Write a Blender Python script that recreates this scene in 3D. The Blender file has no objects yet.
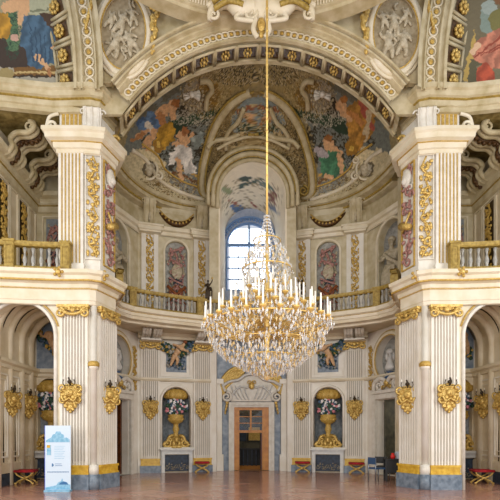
import bpy, math, random
import numpy as np
from mathutils import Vector, Matrix
from mathutils.geometry import tessellate_polygon
PI = math.pi
SC = bpy.context.scene
COL = SC.collection
random.seed(7)

# ------------------------------------------------------------------ camera, world, lights
F = 450.0; PX0 = 237.0; PY0 = 436.0; CX = -0.67; CZ = 1.6
cd = bpy.data.cameras.new('camera'); cam = bpy.data.objects.new('camera', cd); COL.objects.link(cam)
cam.location = (CX, 0, CZ); cam.rotation_euler = (PI/2, 0, 0)
cd.sensor_width = 36; cd.lens = F/500*36; cd.shift_x = 0.026; cd.shift_y = 0.372
cd.clip_end = 300
SC.camera = cam
def lin(c):
    c = c/255.0
    return c/12.92 if c <= 0.04045 else ((c+0.055)/1.055)**2.4
def S(r, g, b): return (lin(r), lin(g), lin(b), 1)
w = bpy.data.worlds.new('World'); SC.world = w; w.use_nodes = True
bg = w.node_tree.nodes['Background']
bg.inputs[0].default_value = S(222, 228, 240); bg.inputs[1].default_value = 0.9
def area(name, loc, target, sx, sy, power, col):
    l = bpy.data.lights.new(name, 'AREA'); l.shape = 'RECTANGLE'; l.size = sx; l.size_y = sy
    l.energy = power; l.color = col
    o = bpy.data.objects.new(name, l); COL.objects.link(o); o.location = loc
    d = Vector(target)-Vector(loc); o.rotation_euler = d.to_track_quat('-Z', 'Y').to_euler()
    return o
area('window_light_left', (-11, 6, 5.5), (0, 16, 6), 3, 7, 520, (1, .96, .9))
area('window_light_right', (11, 6, 5.5), (0, 16, 6), 3, 7, 520, (1, .96, .9))
area('window_light_apse', (0, 23.6, 10.7), (0, 14, 7), 2.1, 3.2, 80, (.85, .93, 1))
area('fill_light_low_left', (-3.5, 2, 3.2), (7.2, 16, 3), 3, 4, 260, (1, .96, .9))  # added fill lamp in the open hall, brightens the right passage
area('fill_light_low_right', (3.5, 2, 3.2), (-7.2, 16, 3), 3, 4, 260, (1, .96, .9))  # added fill lamp in the open hall, brightens the left passage
area('far_room_fill', (1.2, 22.6, 3.3), (-.2, 24.4, 1), 1, 1, 45, (1, .9, .75))  # unseen lamp added to brighten the room beyond the central door
area('side_room_fill_right', (7.2, 18.6, 3.2), (6.6, 18.8, 0), .8, .8, 22, (1, .93, .8))  # unseen lamp added to lift the dark right side room
area('window_light_behind', (0, -3, 8), (0, 16, 10), 7, 6, 800, (1, .95, .87))
SC.view_settings.view_transform = 'Standard'; SC.view_settings.look = 'None'
SC.view_settings.exposure = 0.03; SC.view_settings.gamma = 1; SC.view_settings.use_curve_mapping = False

# ------------------------------------------------------------------ materials
M = {}
def mat(name, col, rough=.6, metal=0, col2=None, scale=6, bump=0, spec=.5, trans=0, emis=0, lo=.35, hi=.65, bscale=None):
    m = bpy.data.materials.new(name); m.use_nodes = True
    nt = m.node_tree; b = nt.nodes['Principled BSDF']
    b.inputs['Base Color'].default_value = col; b.inputs['Roughness'].default_value = rough
    b.inputs['Metallic'].default_value = metal; b.inputs['Specular IOR Level'].default_value = spec
    if trans: b.inputs['Transmission Weight'].default_value = trans
    if emis: b.inputs['Emission Color'].default_value = col; b.inputs['Emission Strength'].default_value = emis
    tc = nt.nodes.new('ShaderNodeTexCoord')
    if col2:
        n = nt.nodes.new('ShaderNodeTexNoise'); n.inputs['Scale'].default_value = scale; n.inputs['Detail'].default_value = 6
        nt.links.new(tc.outputs['Object'], n.inputs['Vector'])
        r = nt.nodes.new('ShaderNodeValToRGB'); r.color_ramp.elements[0].color = col; r.color_ramp.elements[1].color = col2
        r.color_ramp.elements[0].position = lo; r.color_ramp.elements[1].position = hi
        nt.links.new(n.outputs['Fac'], r.inputs['Fac']); nt.links.new(r.outputs['Color'], b.inputs['Base Color'])
    if bump:
        n2 = nt.nodes.new('ShaderNodeTexNoise'); n2.inputs['Scale'].default_value = bscale or scale*2; n2.inputs['Detail'].default_value = 4
        nt.links.new(tc.outputs['Object'], n2.inputs['Vector'])
        bp = nt.nodes.new('ShaderNodeBump'); bp.inputs['Strength'].default_value = bump; bp.inputs['Distance'].default_value = .05
        nt.links.new(n2.outputs['Fac'], bp.inputs['Height']); nt.links.new(bp.outputs['Normal'], b.inputs['Normal'])
    M[name] = m; return m
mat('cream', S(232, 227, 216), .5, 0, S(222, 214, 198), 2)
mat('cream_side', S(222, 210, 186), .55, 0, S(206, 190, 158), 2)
mat('cornice', S(226, 216, 194), .5, 0, S(214, 201, 170), 2.5)
mat('upper', S(208, 197, 168), .6, 0, S(188, 173, 136), 3)
mat('vault', S(190, 174, 136), .6, 0, S(160, 140, 98), 3)
mat('vault_light', S(200, 187, 154), .6, 0, S(174, 158, 118), 3)
mat('olive', S(150, 132, 80), .6, 0, S(106, 88, 42), 5, .5)
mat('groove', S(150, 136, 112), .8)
mat('flute_shade', S(186, 178, 164), .8)  # grey that paints groove shade into the lower flutes
mat('gold', S(222, 190, 110), .34, .4, S(174, 136, 60), 14, .4, lo=.4, hi=.7)
mat('gold_flat', S(206, 172, 88), .5, .1, S(172, 136, 58), 20)
mat('ochre_rail', S(176, 150, 74), .5, .1, S(138, 112, 46), 12)
mat('dark_gold', S(104, 72, 32), .5, .3, S(58, 36, 12), 16)
mat('bronze_dark', S(58, 44, 24), .5, .3)
mat('stone_grey', S(176, 174, 166), .6, 0, S(140, 138, 130), 8, .4)
mat('relief_grey', S(196, 184, 158), .6, 0, S(158, 144, 116), 10, .4)
mat('relief_ground', S(176, 161, 132), .7, 0, S(150, 134, 104), 10)
mat('yellow_marble', S(222, 184, 70), .3, 0, S(196, 150, 40), 8)
mat('blue_marble', S(132, 144, 156), .3, 0, S(92, 106, 120), 7)
mat('blue_marble_pale', S(150, 160, 172), .35, 0, S(108, 122, 138), 5)
mat('grey_panel', S(150, 156, 160), .6, 0, S(112, 120, 126), 7)
mat('white_marble', S(214, 212, 205), .3, 0, S(196, 196, 193), 6)
mat('white_stucco', S(226, 221, 210), .5, 0, S(212, 205, 190), 5)
mat('pink', S(186, 140, 130), .6, 0, S(140, 96, 88), 12)
mat('rust', S(160, 92, 50), .5, .1, S(110, 60, 30), 12)
mat('wood', S(206, 140, 56), .4, 0, S(180, 112, 40), 5)
mat('wood_dark', S(112, 60, 24), .4, 0, S(74, 38, 16), 9)
mat('dark', S(24, 24, 24), .5)
mat('dark_blue', S(52, 66, 84), .6, 0, S(34, 42, 54), 9)
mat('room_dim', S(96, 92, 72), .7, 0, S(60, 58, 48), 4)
mat('red_velvet', S(178, 26, 36), .8, 0, S(130, 14, 26), 12)
mat('leaf', S(48, 84, 62), .6, 0, S(26, 50, 36), 12)
mat('flesh', S(212, 176, 136), .6, 0, S(186, 144, 102), 12)
mat('blue_cloth', S(84, 110, 134), .7, 0, S(56, 78, 100), 6)
mat('white_flower', S(226, 222, 222), .6)
mat('pink_flower', S(206, 130, 140), .6)
mat('black_iron', S(20, 18, 16), .45, .3)
mat('chair_blue', S(50, 82, 120), .5)
mat('metal_grey', S(150, 156, 165), .3, .8)
mat('candle', S(248, 244, 234), .5)
mat('bright_red', S(220, 36, 30), .5)
mat('paper', S(206, 214, 226), .6)
mat('banner_white', S(206, 222, 236), .5)
mat('banner_blue', S(108, 168, 200), .5, 0, S(150, 196, 220), 14)
mat('banner_dark', S(54, 110, 160), .5)
mat('banner_edge', S(90, 110, 205), .4)
mat('mullion_blue', S(110, 146, 196), .5)
mat('reveal_blue', S(176, 186, 206), .6, 0, S(150, 164, 190), 5)
mat('crystal', S(236, 234, 230), .1, 0, trans=.45, spec=1.0)
mat('crystal_amber', S(232, 202, 140), .12, .1, trans=.25, spec=.9)
mat('chandelier_gold', S(222, 188, 110), .3, .5)
mat('pane', S(250, 252, 255), .0, 0, trans=1.0)
def floor_mat():
    m = mat('floor', S(178, 132, 110), .22, 0, S(146, 102, 84), 1.2, 0, .7)
    nt = m.node_tree; b = nt.nodes['Principled BSDF']
    br = nt.nodes.new('ShaderNodeTexBrick'); tc = nt.nodes.new('ShaderNodeTexCoord'); mp = nt.nodes.new('ShaderNodeMapping')
    mp.inputs['Rotation'].default_value = (0, 0, PI/4)
    br.offset = 0; br.inputs['Scale'].default_value = 1; br.inputs['Brick Width'].default_value = .9; br.inputs['Row Height'].default_value = .9
    br.inputs['Mortar Size'].default_value = .02
    br.inputs['Color1'].default_value = S(200, 154, 134); br.inputs['Color2'].default_value = S(160, 116, 98); br.inputs['Mortar'].default_value = S(112, 76, 62)
    nt.links.new(tc.outputs['Object'], mp.inputs[0]); nt.links.new(mp.outputs[0], br.inputs['Vector'])
    mx = nt.nodes.new('ShaderNodeMix'); mx.data_type = 'RGBA'; mx.inputs[0].default_value = .45
    old = b.inputs['Base Color'].links[0].from_socket
    nt.links.new(br.outputs['Color'], mx.inputs[6]); nt.links.new(old, mx.inputs[7]); nt.links.new(mx.outputs[2], b.inputs['Base Color'])
    n = nt.nodes.new('ShaderNodeTexNoise'); n.inputs['Scale'].default_value = 1.5
    r = nt.nodes.new('ShaderNodeMapRange'); r.inputs[3].default_value = .1; r.inputs[4].default_value = .26
    nt.links.new(tc.outputs['Object'], n.inputs['Vector']); nt.links.new(n.outputs['Fac'], r.inputs[0]); nt.links.new(r.outputs[0], b.inputs['Roughness'])
floor_mat()
def fresco_mat():
    m = bpy.data.materials.new('fresco'); m.use_nodes = True; nt = m.node_tree; b = nt.nodes['Principled BSDF']
    a = nt.nodes.new('ShaderNodeVertexColor'); a.layer_name = 'pigment'
    nt.links.new(a.outputs['Color'], b.inputs['Base Color']); b.inputs['Roughness'].default_value = .7
    M['fresco'] = m
fresco_mat()

# ------------------------------------------------------------------ mesh builder
class MB:
    def __init__(s): s.v = []; s.f = []; s.sm = []
    def add(s, vs, fs, smooth=False):
        o = len(s.v); s.v += [tuple(p) for p in vs]
        for f in fs: s.f.append(tuple(i+o for i in f)); s.sm.append(smooth)
        return s
    def box(s, x0, x1, y0, y1, z0, z1):
        v = [(x, y, z) for x in (x0, x1) for y in (y0, y1) for z in (z0, z1)]
        return s.add(v, [(0, 1, 3, 2), (4, 6, 7, 5), (0, 4, 5, 1), (2, 3, 7, 6), (0, 2, 6, 4), (1, 5, 7, 3)])
    def bar(s, p, q, w, d=None):
        p = Vector(p); q = Vector(q); d = d or w; t = (q-p).normalized()
        a = t.cross(Vector((0, 1, 0)));
        if a.length < .1: a = t.cross(Vector((1, 0, 0)))
        a.normalize(); b = t.cross(a)
        v = [e+a*i*w/2+b*j*d/2 for e in (p, q) for i, j in ((-1, -1), (1, -1), (1, 1), (-1, 1))]
        return s.add(v, [(0, 1, 2, 3), (7, 6, 5, 4), (0, 4, 5, 1), (1, 5, 6, 2), (2, 6, 7, 3), (3, 7, 4, 0)])
    def tube(s, pts, r, n=6, closed=False, flat=1.0):
        pts = [Vector(p) for p in pts]; m = len(pts)
        rs = r if isinstance(r, (list, tuple)) else [r]*m
        vs = []; fs = []
        for i, p in enumerate(pts):
            if closed: t = pts[(i+1) % m]-pts[i-1]
            else: t = pts[min(i+1, m-1)]-pts[max(i-1, 0)]
            t = t.normalized() if t.length > 1e-9 else Vector((0, 0, 1))
            a = t.cross(Vector((0, 1, 0)))
            if a.length < .15: a = t.cross(Vector((1, 0, 0)))
            a.normalize(); b = a.cross(t)
            for k in range(n):
                an = 2*PI*k/n; vs.append(p+a*math.cos(an)*rs[i]+b*math.sin(an)*rs[i]*flat)
        for i in range(m if closed else m-1):
            j = (i+1) % m
            for k in range(n):
                l = (k+1) % n; fs.append((i*n+k, i*n+l, j*n+l, j*n+k))
        if not closed: fs.append(tuple(range(n))[::-1]); fs.append(tuple((m-1)*n+k for k in range(n)))
        return s.add(vs, fs, True)
    def ball(s, c, r, nu=8, nv=5):
        if not isinstance(r, (tuple, list)): r = (r, r, r)
        vs = [(c[0], c[1], c[2]-r[2])]; fs = []
        for j in range(1, nv):
            ph = -PI/2+PI*j/nv
            for i in range(nu):
                th = 2*PI*i/nu
                vs.append((c[0]+r[0]*math.cos(ph)*math.cos(th), c[1]+r[1]*math.cos(ph)*math.sin(th), c[2]+r[2]*math.sin(ph)))
        vs.append((c[0], c[1], c[2]+r[2])); T = len(vs)-1
        for i in range(nu):
            k = (i+1) % nu
            fs.append((0, 1+k, 1+i)); fs.append((T, T-nu+i, T-nu+k))
            for j in range(nv-2): a = 1+j*nu; fs.append((a+i, a+k, a+nu+k, a+nu+i))
        return s.add(vs, fs, True)
    def lathe(s, prof, cx=0, cy=0, n=12, a0=0, a1=2*PI, sy=1, lobes=0, lamp=0):
        full = abs(a1-a0-2*PI) < 1e-6; m = n if full else n+1; vs = []; fs = []
        for r, z in prof:
            for i in range(m):
                a = a0+(a1-a0)*i/n; rr = r*(1+lamp*math.cos(lobes*a)) if lobes else r
                vs.append((cx+rr*math.cos(a), cy+rr*math.sin(a)*sy, z))
        for j in range(len(prof)-1):
            for i in range(n):
                k = (i+1) % m; fs.append((j*m+i, j*m+k, (j+1)*m+k, (j+1)*m+i))
        fs.append(tuple(range(m))[::-1]); fs.append(tuple((len(prof)-1)*m+i for i in range(m)))
        return s.add(vs, fs, True)
    def zprism(s, poly, z0, z1, caps=True):
        n = len(poly); vs = [(x, y, z0) for x, y in poly]+[(x, y, z1) for x, y in poly]
        fs = [(i, (i+1) % n, n+(i+1) % n, n+i) for i in range(n)]
        if caps:
            t = tessellate_polygon([[Vector((x, y, 0)) for x, y in poly]])
            fs += [tuple(q)[::-1] for q in t]+[tuple(i+n for i in q) for q in t]
        return s.add(vs, fs)
    def plate(s, outer, holes, y0, y1):
        loops = [outer]+list(holes); flat = [p for l in loops for p in l]; n = len(flat)
        t = tessellate_polygon([[Vector((x, z, 0)) for x, z in l] for l in loops])
        vs = [(x, y0, z) for x, z in flat]+[(x, y1, z) for x, z in flat]
        fs = [tuple(q) for q in t]+[tuple(i+n for i in q)[::-1] for q in t]; o = 0
        for l in loops:
            m = len(l)
            for i in range(m): a, b = o+i, o+(i+1) % m; fs.append((a, b, b+n, a+n))
            o += m
        return s.add(vs, fs)
    def sweep(s, path, prof, closed=False):
        # path in plan, viewed from inside left to right; prof = (offset towards the room, z)
        P = [Vector(p) for p in path]; m = len(P); vs = []; fs = []; k = len(prof)
        for i in range(m):
            ds = []
            if closed or i > 0: ds.append((P[i]-P[i-1]).normalized())
            if closed or i < m-1: ds.append((P[(i+1) % m]-P[i]).normalized())
            ns = [Vector((d.y, -d.x)) for d in ds]; n = sum(ns, Vector((0, 0)))
            n.normalize(); c = max(.45, n.dot(ns[0])); n = n/c
            for o, z in prof: q = P[i]+n*o; vs.append((q.x, q.y, z))
        for i in range(m if closed else m-1):
            j = (i+1) % m
            for a in range(k-1): fs.append((i*k+a, j*k+a, j*k+a+1, i*k+a+1))
        return s.add(vs, fs)
    def spiral(s, cx, y, cz, R, turns=1.5, hand=1, a0=0, r=.03, n=5):
        N = int(14*turns)+2; pts = []; rs = []
        for i in range(N):
            t = i/(N-1); a = a0+hand*2*PI*turns*t; q = R*(1-.85*t)
            pts.append((cx+q*math.cos(a), y-.02*t, cz+q*math.sin(a))); rs.append(r*(1-.45*t))
        return s.tube(pts, rs, n)
    def ering(s, cx, y, cz, a, b, r, n=32, k=6, flat=1.0):
        return s.tube([(cx+a*math.cos(2*PI*i/n), y, cz+b*math.sin(2*PI*i/n)) for i in range(n)], r, k, True, flat)
    def mirror(s):
        s.v = [(-x, y, z) for x, y, z in s.v]; s.f = [f[::-1] for f in s.f]; return s
    def xf(s, mx): s.v = [tuple(mx @ Vector(p)) for p in s.v]; return s
    def join(s, o): return s.add(o.v, o.f) if False else s._j(o)
    def _j(s, o):
        k = len(s.v); s.v += o.v; s.f += [tuple(i+k for i in f) for f in o.f]; s.sm += o.sm; return s
def build(name, mb, m, parent=None, rel=False, stuff=False, label=None):
    vs = mb.v
    if rel and parent is not None:
        L = parent.location; vs = [(x-L.x, y-L.y, z-L.z) for x, y, z in vs]
    me = bpy.data.meshes.new(name); me.from_pydata(vs, [], mb.f); me.update()
    me.polygons.foreach_set('use_smooth', mb.sm)
    me.materials.append(M[m])
    o = bpy.data.objects.new(name, me); COL.objects.link(o)
    if parent is not None: o.parent = parent
    if stuff: o['kind'] = 'stuff'
    if label: o['label'] = label
    return o
def struct(name, mb, m):
    o = build(name, mb, m); o['kind'] = 'structure'; return o
def tag(o, label, cat, group=None):
    o['label'] = label; o['category'] = cat
    if group: o['group'] = group
    return o
def thing(name, label, cat, loc=(0, 0, 0), rz=0, group=None):
    o = bpy.data.objects.new(name, None); COL.objects.link(o); o.location = loc; o.rotation_euler = (0, 0, rz)
    o.empty_display_size = .1
    return tag(o, label, cat, group)
def copy_tree(root, loc, rz, label, sx=1):
    r = root.copy(); COL.objects.link(r); r.location = loc; r.rotation_euler = (0, 0, rz); r['label'] = label
    for ch in list(root.children):
        c = ch.copy(); COL.objects.link(c); c.parent = r
        for g in list(ch.children):
            d = g.copy(); COL.objects.link(d); d.parent = c
    return r
def bez(pts, n=8):
    # Catmull-Rom through the points
    P = [Vector(p) for p in pts]; out = []
    for i in range(len(P)-1):
        p0 = P[max(i-1, 0)]; p1 = P[i]; p2 = P[i+1]; p3 = P[min(i+2, len(P)-1)]
        for k in range(n):
            t = k/n
            out.append(.5*((2*p1)+(p2-p0)*t+(2*p0-5*p1+4*p2-p3)*t*t+(3*p1-p0-3*p2+p3)*t**3))
    out.append(P[-1]); return out
def arch(cx, w, z0, zt, n=16, rz=None):
    rz = rz or w/2
    return [(cx-w/2, z0), (cx+w/2, z0)]+[(cx+w/2*math.cos(PI*i/n), zt-rz+rz*math.sin(PI*i/n)) for i in range(n+1)]
def rect(x0, x1, z0, z1): return [(x0, z0), (x1, z0), (x1, z1), (x0, z1)]
def frame(mb, x0, x1, z0, z1, w, y0, y1): return mb.plate(rect(x0-w, x1+w, z0-w, z1+w), [rect(x0, x1, z0, z1)], y0, y1)
def ell(cx, cz, a, b, n=40): return [(cx+a*math.cos(2*PI*i/n), cz+b*math.sin(2*PI*i/n)) for i in range(n)]

# ------------------------------------------------------------------ painting on plaster
def px_of(v): return np.stack([PX0+F*(v[:, 0]-CX)/v[:, 1], PY0-F*(v[:, 2]-CZ)/v[:, 1]], 1)
def vnoise(p, s, seed=0):
    q = p/s; out = np.zeros(len(p)); rng = np.random.RandomState(seed)
    for k in range(6):
        a = rng.uniform(0, 2*PI); f = rng.uniform(.6, 1.7); ph = rng.uniform(0, 7)
        b = rng.uniform(0, 2*PI)
        out += np.sin((q[:, 0]*math.cos(a)+q[:, 1]*math.sin(a))*f*2*PI+ph+1.5*np.sin((q[:, 0]*math.cos(b)+q[:, 1]*math.sin(b))*f*5+ph))
    return out/3.5
def paint(pts, base, layers, seed=0, mott=.16, warp=1.2):
    n = len(pts); c = np.tile(np.array(base[:3], float), (n, 1))
    q = pts+warp*np.stack([vnoise(pts, 9, seed+1), vnoise(pts, 9, seed+2)], 1)
    for L in layers:
        k = L[0]; col = np.array(L[-1][:3])
        if k == 'e':
            cx, cy, a, b, ang = L[1:6]; ca, sa = math.cos(ang), math.sin(ang)
            dx = q[:, 0]-cx; dy = q[:, 1]-cy
            m = ((dx*ca+dy*sa)/a)**2+((-dx*sa+dy*ca)/b)**2 < 1
        elif k == 'c':
            x1, y1, x2, y2, r1, r2 = L[1:7]; dx, dy = x2-x1, y2-y1
            t = np.clip(((q[:, 0]-x1)*dx+(q[:, 1]-y1)*dy)/(dx*dx+dy*dy+1e-9), 0, 1)
            m = np.hypot(q[:, 0]-x1-t*dx, q[:, 1]-y1-t*dy) < r1+(r2-r1)*t
        elif k == 'p':
            P = L[1]; m = np.zeros(n, bool); j = len(P)-1
            for i in range(len(P)):
                xi, yi = P[i]; xj, yj = P[j]
                m ^= ((yi > q[:, 1]) != (yj > q[:, 1])) & (q[:, 0] < (xj-xi)*(q[:, 1]-yi)/(yj-yi+1e-9)+xi); j = i
        elif k == 'n':      # mottled patches of ornament inside an ellipse
            cx, cy, a, b, sc, thr, sd = L[1:8]
            m = (((q[:, 0]-cx)/a)**2+((q[:, 1]-cy)/b)**2 < 1) & (vnoise(q, sc, sd) > thr)
        c[m] = col
        if k in 'ecp' and len(L) > 2 and L[-2] == 'fold':
            f = np.sin(q[:, 0]*.45+q[:, 1]*.2+1.8*vnoise(q, 22, 5)); c[m] *= (1+.3*f[m])[:, None]
    c *= (1+mott*vnoise(pts, 3.2, seed+3)+mott*.7*vnoise(pts, 7, seed+4))[:, None]
    return np.clip(c, .003, .95)
def grid_mesh(name, fn, nu, nv, m, keep=None, painter=None, thick=None):
    us = np.linspace(0, 1, nu); vs = np.linspace(0, 1, nv); U, V = np.meshgrid(us, vs)
    P = fn(U.ravel(), V.ravel()); faces = []
    for j in range(nv-1):
        for i in range(nu-1):
            a = j*nu+i; faces.append((a, a+1, a+nu+1, a+nu))
    if keep is not None:
        fc = np.array(faces); cen = P[fc].mean(1); k = keep(cen); faces = [tuple(x) for x in fc[k].tolist()]
    me = bpy.data.meshes.new(name); me.from_pydata(P.tolist(), [], faces); me.update()
    me.polygons.foreach_set('use_smooth', [True]*len(me.polygons)); me.materials.append(M[m])
    if painter is not None:
        colr = painter(P); at = me.color_attributes.new('pigment', 'FLOAT_COLOR', 'POINT')
        at.data.foreach_set('color', np.concatenate([colr, np.ones((len(colr), 1))], 1).astype(np.float32).ravel())
    o = bpy.data.objects.new(name, me); COL.objects.link(o)
    if thick:
        md = o.modifiers.new('thickness', 'SOLIDIFY'); md.thickness = thick; md.offset = 0
    return o
# ------------------------------------------------------------------ plan of the hall (left half, as seen from the middle)
GAL = 6.5
WL = [(-5.2, 15.1), (-5.9, 17.2), (-4.95, 19.45), (-1.75, 20.35)]
def mir(path): return [(-x, y) for x, y in path[::-1]]
def full(path): return path+mir([p for p in path if abs(p[0]) > 1e-6])
def bay(p0, p1):
    d = Vector(p1)-Vector(p0); a = math.atan2(d.y, d.x)
    return Vector((p0[0], p0[1], 0)), a, d.length
def bay_mx(b, u=0, z=0): return Matrix.Translation(b[0]) @ Matrix.Rotation(b[1], 4, 'Z') @ Matrix.Translation((u, 0, z))
def at(b, u, z=0, v=0):
    p = bay_mx(b) @ Vector((u, v, z)); return (p.x, p.y, p.z)
NL = bay(WL[2], WL[3]); NR = bay((1.75, 20.35), (4.95, 19.45))          # niche bays
DL = bay(WL[1], WL[2]); DR = bay((4.95, 19.45), (5.9, 17.2))           # side door bays
LEN = NL[2]
# positions along the niche bays
UL = (.52, 1.66, 2.82); UR = (LEN-2.82, LEN-1.66, LEN-.52)

# floor
struct('floor', MB().box(-15, 15, -6, 27, -.2, 0), 'floor')

# ------------------------------------------------------------------ lower walls
def bay_wall(name, b, outer, holes, m, y0=0, y1=.3):
    return struct(name, MB().plate(outer, holes, y0, y1).xf(bay_mx(b)), m)
for side, nb, un in (('left', NL, UL[1]), ('right', NR, UR[1])):
    bay_wall('wall_niche_'+side, nb, rect(-.05, LEN+.05, 0, 6.0), [arch(un, 1.24, 1.06, 3.75), rect(un-.6, un+.6, .02, .92)], 'cream', 0, .32)
    # niche bowl: a half round recess with a quarter dome
    m = MB(); cu = un; R = .62; vs = []; fs = []; n = 12
    for z in (1.06, 2.0, 3.13):
        for i in range(n+1): a = PI*i/n; vs.append((cu-R*math.cos(a), .3+R*.8*math.sin(a), z))
    for j in range(1, 6):
        ph = PI/2*j/5
        for i in range(n+1): a = PI*i/n; vs.append((cu-R*math.cos(ph)*math.cos(a), .3+R*.8*math.cos(ph)*math.sin(a), 3.13+R*math.sin(ph)))
    for j in range(7):
        for i in range(n): a = j*(n+1)+i; fs.append((a, a+1, a+n+2, a+n+1))
    m.add(vs, fs, True); m.box(cu-R, cu+R, .3, 1.0, .98, 1.06)
    struct('wall_niche_recess_'+side, m.xf(bay_mx(nb)), 'grey_panel')
    # firebox
    struct('wall_firebox_'+side, MB().box(un-.6, un+.6, .62, .66, .02, .95).box(un-.64, un-.6, .3, .66, .02, .95).box(un+.6, un+.64, .3, .66, .02, .95).box(un-.64, un+.64, .3, .66, .92, .97).xf(bay_mx(nb)), 'dark')
    # upper wall of the bay, with the recessed trophy panel
    bay_wall('wall_gallery_'+side, nb, rect(-.05, LEN+.05, 6.0, 12.0), [arch(un, 1.0, GAL+.1, 10.2, rz=.5)], 'upper', 0, .12)
    struct('wall_gallery_back_'+side, MB().box(-.05, LEN+.05, .14, .35, 6.0, 12.0).xf(bay_mx(nb)), 'stone_grey')
for side, db in (('left', DL), ('right', DR)):
    L = db[2]; dc = L*.5-.2 if side == 'left' else L*.5+.2
    bay_wall('wall_door_bay_'+side, db, rect(-.05, L+.05, 0, 6.0), [rect(dc-.72, dc+.72, .01, 3.1), ell(dc, 4.75, .82, .92)], 'cream', 0, .32)
    bay_wall('wall_statue_bay_'+side, db, rect(-.05, L+.05, 6.0, 12.0), [arch(dc, 1.35, GAL+.3, 10.3)], 'upper', 0, .3)
    m = MB(); vs = []; fs = []; n = 12; R = .675
    for z in (GAL+.3, 9.62):
        for i in range(n+1): a = PI*i/n; vs.append((dc-R*math.cos(a), .28+R*.75*math.sin(a), z))
    for j in range(1, 6):
        ph = PI/2*j/5
        for i in range(n+1): a = PI*i/n; vs.append((dc-R*math.cos(ph)*math.cos(a), .28+R*.75*math.cos(ph)*math.sin(a), 9.62+R*math.sin(ph)))
    for j in range(6):
        for i in range(n): a = j*(n+1)+i; fs.append((a, a+1, a+n+2, a+n+1))
    m.add(vs, fs, True); m.box(dc-R, dc+R, .28, 1, GAL+.2, GAL+.3)
    struct('wall_statue_recess_'+side, m.xf(bay_mx(db)), 'stone_grey')
    # round recess (shallow bowl) behind the bust
    m = MB(); vs = []; fs = []; n = 28
    for j in range(6):
        q = math.cos(PI/2*j/5)
        for i in range(n): a = 2*PI*i/n; vs.append((dc+.84*q*math.cos(a), .3+.4*math.sin(PI/2*j/5), 4.75+.94*q*math.sin(a)))
    for j in range(5):
        for i in range(n): k = (i+1) % n; fs.append((j*n+i, j*n+k, (j+1)*n+k, (j+1)*n+i))
    m.add(vs, fs, True)
    struct('wall_round_recess_'+side, m.xf(bay_mx(db)), 'stone_grey')
    # room glimpsed behind the side door
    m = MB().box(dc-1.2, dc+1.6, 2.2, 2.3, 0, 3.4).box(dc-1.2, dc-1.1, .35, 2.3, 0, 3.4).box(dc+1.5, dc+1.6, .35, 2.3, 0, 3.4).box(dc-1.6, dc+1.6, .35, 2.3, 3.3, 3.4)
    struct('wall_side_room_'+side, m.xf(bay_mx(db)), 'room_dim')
    m = MB().plate(rect(dc-1.0, dc+1.0, 0, 3.38), [rect(dc-.74, dc+.74, -.01, 3.12)], -.1, 0)
    m.plate(rect(dc-.9, dc+.9, 0.0, 3.28), [rect(dc-.74, dc+.74, -.02, 3.12)], -.16, -.1)
    struct('trim_door_jamb_'+side, m.xf(bay_mx(db)), 'white_stucco')
    m = MB().ering(dc, -.03, 4.75, .9, 1.0, .1, 36, 8)
    struct('trim_round_frame_'+side, m.xf(bay_mx(db)), 'cornice')
    m = MB().ering(dc, -.08, 4.75, .83, .93, .03, 36, 6).ering(dc, -.04, 4.75, 1.01, 1.11, .03, 36, 6)
    struct('trim_round_frame_gilding_'+side, m.xf(bay_mx(db)), 'gold_flat')
    m = MB()
    for q in (-.76, .76): m.box(dc+q-.06, dc+q+.06, -.06, 0, GAL+.3, 9.6)
    m.tube([(dc-.76*math.cos(PI*i/16), -.03, 9.6+.76*math.sin(PI*i/16)) for i in range(17)], .06, 6)
    struct('trim_statue_niche_'+side, m.xf(bay_mx(db)), 'cornice')
# hidden returns behind the piers
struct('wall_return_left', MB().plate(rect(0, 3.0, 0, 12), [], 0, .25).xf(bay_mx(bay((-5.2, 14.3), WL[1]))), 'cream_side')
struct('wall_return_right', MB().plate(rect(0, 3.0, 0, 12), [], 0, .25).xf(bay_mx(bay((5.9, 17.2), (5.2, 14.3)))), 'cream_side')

# ------------------------------------------------------------------ centre bay with the door
m = MB().plate(rect(-1.8, 1.8, 0, 6.0), [rect(-.83, .83, .01, 2.95)], 20.95, 21.25)
struct('wall_back', m, 'blue_marble_pale')
struct('wall_centre_jamb_left', MB().box(-1.85, -1.6, 20.3, 21.0, 0, 6.0), 'cream')
struct('wall_centre_jamb_right', MB().box(1.6, 1.85, 20.3, 21.0, 0, 6.0), 'cream')
# pale responds either side of the blue strips
for side, s in (('left', -1), ('right', 1)):
    m = MB()
    for x0, x1 in ((-1.62, -1.36),):
        a, b = sorted((s*x0, s*x1)); m.box(a, b, 20.7, 20.95, 0, 4.1); m.box(a-.07, b+.07, 20.62, 20.95, 0, .75); m.box(a-.07, b+.07, 20.6, 20.95, 4.0, 4.22)
    struct('trim_respond_'+side, m, 'cream')
# door case
m = MB().plate(rect(-1.0, 1.0, 0, 3.12), [rect(-.8, .8, -.01, 2.93)], 20.78, 20.95).plate(rect(-1.05, 1.05, 0, 3.16), [rect(-.92, .92, -.02, 3.02)], 20.72, 20.8)
struct('trim_door_case', m, 'white_stucco')
m = MB().plate(rect(-.8, .8, 0.01, 2.93), [rect(-.56, .5, .0, 2.8)], 20.86, 21.0)
m.box(-.56, .5, 20.88, 20.98, 1.75, 1.87); m.box(-.07, .01, 20.88, 20.98, 1.87, 2.8)
for z in (2.18, 2.48): m.box(-.56, .5, 20.9, 20.95, z, z+.035)
d = struct('door_1', m, 'wood')
build('door_leaf', MB().box(.44, .5, 21.0, 21.75, .02, 1.76).box(-.62, -.56, 21.0, 21.7, .02, 1.76), 'wood_dark', d)
build('glass_pane', MB().box(-.56, -.07, 20.92, 20.93, 1.87, 2.8).box(.01, .5, 20.92, 20.93, 1.87, 2.8), 'pane', d)
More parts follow.
